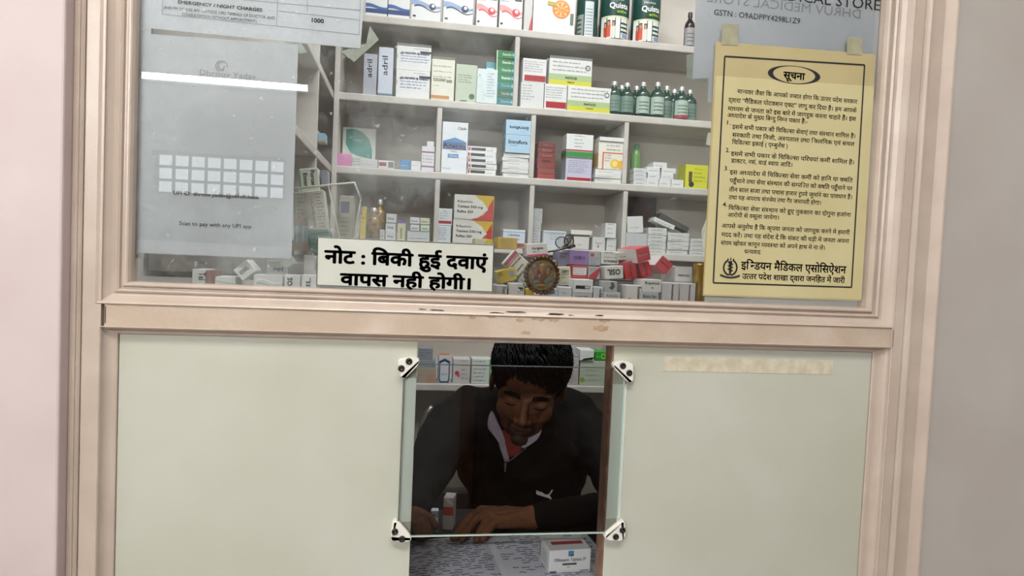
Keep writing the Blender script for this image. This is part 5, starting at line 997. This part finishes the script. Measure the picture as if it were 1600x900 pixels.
def patch(pts, m, name, off=.0015, root=None, lab=None, sub=6):
    """cloth panel lying on the sweatshirt: a quad grid between four corners, following the chest"""
    (a, b, c, d) = pts; mb = MB(); vs = []; n = sub
    for i in range(n+1):
        for j in range(n+1):
            u, v = j/n, i/n; x = (a[0]*(1-u)+b[0]*u)*(1-v)+(d[0]*(1-u)+c[0]*u)*v; y = (a[1]*(1-u)+b[1]*u)*(1-v)+(d[1]*(1-u)+c[1]*u)*v
            vs.append(onshirt(x, y, off)[:])
    mb.add(vs, [(i*(n+1)+j, i*(n+1)+j+1, (i+1)*(n+1)+j+1, (i+1)*(n+1)+j) for i in range(n) for j in range(n)], m, True)
    o = part(name, mb, root or man)
    sl = o.modifiers.new('thickness', 'SOLIDIFY'); sl.thickness = .0018; sl.offset = 0
    if lab: o['label'] = lab
    return o
RED = mat('8f2622', .7, 'redcotton', scale=60, alt='7c1f1c'); SHC = mat('b5a8b8', .6, 'shirtcotton', scale=200, alt='a396a8', amt=.5)
patch([(778, 672), (846, 672), (806, 712), (790, 716)], RED, 'undershirt', .004, lab='red T-shirt in the open collar')
def shell(rows, m, name, lab=None):
    mb = MB(); n = len(rows[0]); vs = [P(*p)[:] for r_ in rows for p in r_]
    mb.add(vs, [(i*n+j, i*n+j+1, (i+1)*n+j+1, (i+1)*n+j) for i in range(len(rows)-1) for j in range(n-1)], m, True); o = part(name, mb, man)
    sl = o.modifiers.new('thickness', 'SOLIDIFY'); sl.thickness = .002; sl.offset = 0
    ss = o.modifiers.new('soft', 'SUBSURF'); ss.levels = 1; ss.render_levels = 2
    if lab: o['label'] = lab
    return o
def Ys_(px, py, lift): return float(onshirt(px, py, lift).y)
def row(pts): return [(x, y, min(Ys_(x, y, l), .545)) for x, y, l in pts]
shell([row([(768, 636, .022), (762, 652, .018), (760, 670, .014)]), row([(775, 652, .02), (772, 666, .016), (770, 679, .012)]), row([(784, 672, .014), (782, 684, .011), (779, 692, .009)]), row([(791, 690, .009), (789, 699, .008), (785, 703, .007)])], SHC, 'shirt_collar', 'pale lilac shirt collar')
shell([row([(852, 646, .022), (851, 657, .018), (848, 666, .014)]), row([(840, 664, .018), (842, 674, .015), (843, 686, .010)]), row([(826, 682, .012), (829, 688, .010), (833, 692, .008)]), row([(812, 695, .008), (815, 699, .007), (818, 703, .006)])], SHC, 'shirt_collar', 'pale lilac shirt collar')
patch([(779, 690), (790, 694), (796, 720), (789, 722)], SHC, 'shirt_placket', .005, sub=4)
mb = MB(); ZP = mat('9a9a98', .3, 'zipmetal', metal=.8)
mb.tube([onshirt(x, y, .004) for x, y in ((822, 700), (812, 708), (802, 716), (791, 724))], .0010, ZP, 6); mb.tube([onshirt(779, 694, .004), onshirt(784, 708, .004), onshirt(789, 722, .004)], .0010, ZP, 6); part('zip_teeth', mb, man)
mb = MB(); a = onshirt(789.5, 726, .004); mb.box(a.x-.0026, a.x+.0026, a.y-.003, a.y, a.z-.006, a.z+.004, ZP, .001); mb.box(a.x-.0016, a.x+.0016, a.y-.002, a.y, a.z-.016, a.z-.006, ZP, .0006); part('zip_pull', mb, man)
mb = MB(); lg = [(949, 262), (953, 270), (950, 285), (958, 292), (972, 288), (990, 296), (1012, 300), (1030, 302), (1040, 316), (1046, 322), (1044, 308), (1036, 298), (1040, 288), (1050, 278), (1052, 268), (1058, 260), (1046, 263), (1040, 276), (1030, 288), (1012, 292), (994, 284), (982, 274), (966, 271)]
LGW = mat('c9ccca', .6, 'print')
vs = [onshirt(600+(x-600+600)/4 if 0 else 600+x/4, 700+y/4, .003)[:] for x, y in lg]; c = onshirt(600+1000/4, 700+291/4, .003)
for i in range(len(vs)): pass
tri = bmesh.new(); tv = [tri.verts.new(v) for v in vs]; f = tri.faces.new(tv); bmesh.ops.triangulate(tri, faces=[f]); tri.verts.index_update()
mb.add([v.co[:] for v in tri.verts], [[v.index for v in q.verts] for q in tri.faces], LGW); tri.free(); part('chest_emblem', mb, man)['label'] = 'small white leaping cat emblem'
T = []; 
for s in (-1, 1):
    hip = PEL+Vector((s*.09, 0, -.0)); kn_ = Vector((hip.x+s*.05, .42, .50)); capsule(T, hip, .10, kn_, .075); capsule(T, kn_, .072, Vector((kn_.x, .46, .11)), .05)
capsule(T, PEL+Vector((-.08, 0, 0)), .12, PEL+Vector((.08, 0, 0)), .12)
tm = fuse(T, .010, 4); tm.materials.append(mat('1d2026', .8, 'trousers')); to = bpy.data.objects.new('trousers', tm); COL.objects.link(to); to.parent = man; to.location = -ML

# chair he sits on
CB = mat('2a2a2c', .5, 'chairblack'); CF = mat('77756c', .3, 'chairtube', metal=.6)
ch = empty('chair', (PEL.x, .70, 0), 'dark office chair with a pale tubular arm, behind the seated man', 'chair')
mb = MB(); mb.box(-.23, .23, -.24, .20, .33, .385, CB, .02); mb.build('seat', ch)
mb = MB(); mb.box(-.21, .21, .205, .235, .48, .90, CB, .012); mb.build('backrest', ch)
for sx in (-1, 1):
    for sy in (-1, 1): mb = MB(); mb.tube([(sx*.20, sy*.20, .33), (sx*.23, sy*.22, .0)], .012, CF, 10); mb.build('leg', ch)
CL = ch.location
mb = MB(); mb.tube([(P(x, y, Y)-CL)[:] for x, y, Y in ((676, 636, .74), (668, 645, .74), (661, 660, .73), (656, 680, .72), (652, 705, .71), (650, 760, .70), (649, 860, .70))]+[(-.23, -.02, .36)], .008, CF, 10); mb.build('armrest', ch)
mb = MB(); mb.tube([(.25, .18, .36), (.27, .15, .62), (.27, -.12, .64), (.25, -.18, .36)], .011, CF, 10); mb.build('armrest', ch)

# ------------------------------------------------------------------ on the counter
g0, g1 = PZ(756, 836, 1.052), PZ(788, 903, 1.052); gd = (g1-g0); gd.z = 0; gang = math.atan2(gd.x, -gd.y)
bk = empty('ledger_book', (g0.x, g0.y, CTZ+.0004), 'open ledger with handwritten blue-ink rows lying on the counter under the hand', 'book', rot=(0, 0, gang)); 
PGM = mat('d6d9e2', .6, 'ledgerpage', scale=12, alt='cbced9', amt=.4); COV = mat('2c3440', .5, 'cover')
def pagez(u): return .006+.010*math.exp(-u*14)+.006*math.sin(min(u/.2, 1)*PI)*.6 - (.004*math.exp(-u*120))
mb = MB(); mb.box(-.215, .205, -.300, .002, 0, .003, COV, .001); mb.build('cover', bk)
INKB = mat('3c4068', .6, 'bluepen')
for s, wd in ((-1, .210), (1, .195)):
    mb = MB(); n = 24; vs = []
    for zz in (1, 0):
        for j in (0, 1):
            for i in range(n+1): u = wd*i/n; vs.append((s*u, -.298*j, (.003+pagez(u)) if zz else .003))
    k = n+1; fs = [(i, i+1, k+i+1, k+i) for i in range(n)]+[(i, i+1, 2*k+i+1, 2*k+i) for i in range(n)]+[(k+i, k+i+1, 3*k+i+1, 3*k+i) for i in range(n)]+[(n, k+n, 3*k+n, 2*k+n)]
    mb.add(vs, fs, PGM, False); pg = mb.build('page_block', bk)
    mb = MB(); r2 = random.Random(5+s)
    for ln in range(34):
        y = -.012-.0082*ln; u = .012+(.0 if r2.random() < .7 else .03)
        while u < wd-.012:
            wl = r2.uniform(.006, .024)
            if r2.random() < .88:
                m_ = int(wl/.0011); p_ = []
                for q in range(m_+1): uu = u+wl*q/m_; p_.append((s*uu if s > 0 else -(wd-uu), y+r2.uniform(-.0020, .0028), .0034+pagez(uu if s > 0 else wd-uu)))
                if len(p_) > 1: mb.tube(p_, 0.00048, INKB, 4, False)
            u += wl+r2.uniform(.003, .012)
    wr_ = mb.build('handwriting', pg)
# white tablet carton on the ledger
c0 = PZ(857, 897, 1.050); c1 = PZ(922, 893, 1.050); wv = c1-c0; ww = wv.length*1.0; ang = math.atan2(wv.y, wv.x)
hh = (P(857, 861, c0.y).z-P(857, 897, c0.y).z)
mb = MB(); OW = pc('dadcdd'); mb.box(0, ww, 0, .062, 0, hh, OW, .0008)
M0 = mb.M; mb.M = Matrix.Translation((ww/2, 0, 0))
deco_draw(mb, ww, hh, [('text', 'Ofloxacin Tablets IP', .12, .88, .50, .14, '2c2e34', .01), ('band', .32, .66, .33, .42, '4a4c52'), ('lines', .42, .58, .22, .25, 1, '777777'), ('band', .45, .58, .72, .95, '4a7fae'), ('poly', [(.45, .72), (.58, .72), (.58, .80)], '26304a'), ('band', .02, .18, .04, .10, '4a4c52'), ('band', .74, .95, .06, .10, '7a7c82')], 99)
mb.M = M0
zt = hh+.0003; mb.add([(ww*.14, .020, zt), (ww*.90, .020, zt), (ww*.90, .032, zt), (ww*.14, .032, zt)], [(0, 1, 2, 3)], pc('9c2430')); mb.add([(ww*.55, .05, zt), (ww*.75, .05, zt), (ww*.75, .056, zt), (ww*.55, .056, zt)], [(0, 1, 2, 3)], pc('9a9ca2'))
mb.add([(-.0003, .058, hh*.15), (-.0003, .05, hh*.15), (-.0003, .05, hh*.85), (-.0003, .058, hh*.85)], [(0, 1, 2, 3)], pc('8a8c92'))
mb.add([(-.0003, .040, hh*.15), (-.0003, .012, hh*.15), (-.0003, .012, hh*.75), (-.0003, .040, hh*.75)], [(0, 1, 2, 3)], pc('c5c7cb'))
tag(mb.build('medicine_carton', None, (c0.x, c0.y, CTZ+.0155), (0, 0, ang)), 'white tablet carton with a red stripe on its lid, on the ledger page', 'box')
a = PZ(925, 868, CTZ+.001); b = PZ(950, 905, CTZ+.001); mb = MB(); mb.box(a.x, a.x+.07, b.y, a.y+.03, 0, .0012, pc('b9bcc4')); tag(mb.build('loose_sheet', None, (0, 0, CTZ+.0003)), 'loose white sheet on the counter right of the tablet carton', 'paper')
# things at the man's right hand
def ctr(xl, xr, yt, yb, d, col, deco, label, name='medicine_carton', cat='box', tilt=0, yaw=0, zz=CTZ):
    f0 = PZ((xl+xr)/2, yb, zz+.0005); Y = f0.y; o = carton(xl, xr, yt, yb, Y, d, col, deco, label, tilt=tilt, yaw=yaw, name=name, cat=cat)
    o.location = (f0.x, Y, zz+.0005); return o
ctr(691, 707, 778, 828, .03, 'b9b3ad', [('band', 0, 1, .45, .72, 'b04838'), ('poly', [(0, 1), (.5, 1.0), (1, .8), (.6, .8)], 'd5d0ca')], 'white carton with a red-orange band standing on the counter by the wall of the hatch', yaw=-14)
ctr(672, 684, 815, 832, .02, 'a9abb2', [('band', .1, .9, .35, .55, '2a2c34'), ('disc', .5, .8, .08, '33343a')], 'small pale carton lying nearest the left edge of the hatch, with a dark band')
ctr(673, 685, 798, 812, .015, 'b9bac0', [('disc', .4, .5, .1, '33343a')], 'tiny pale carton behind the small dark-banded one on the counter')
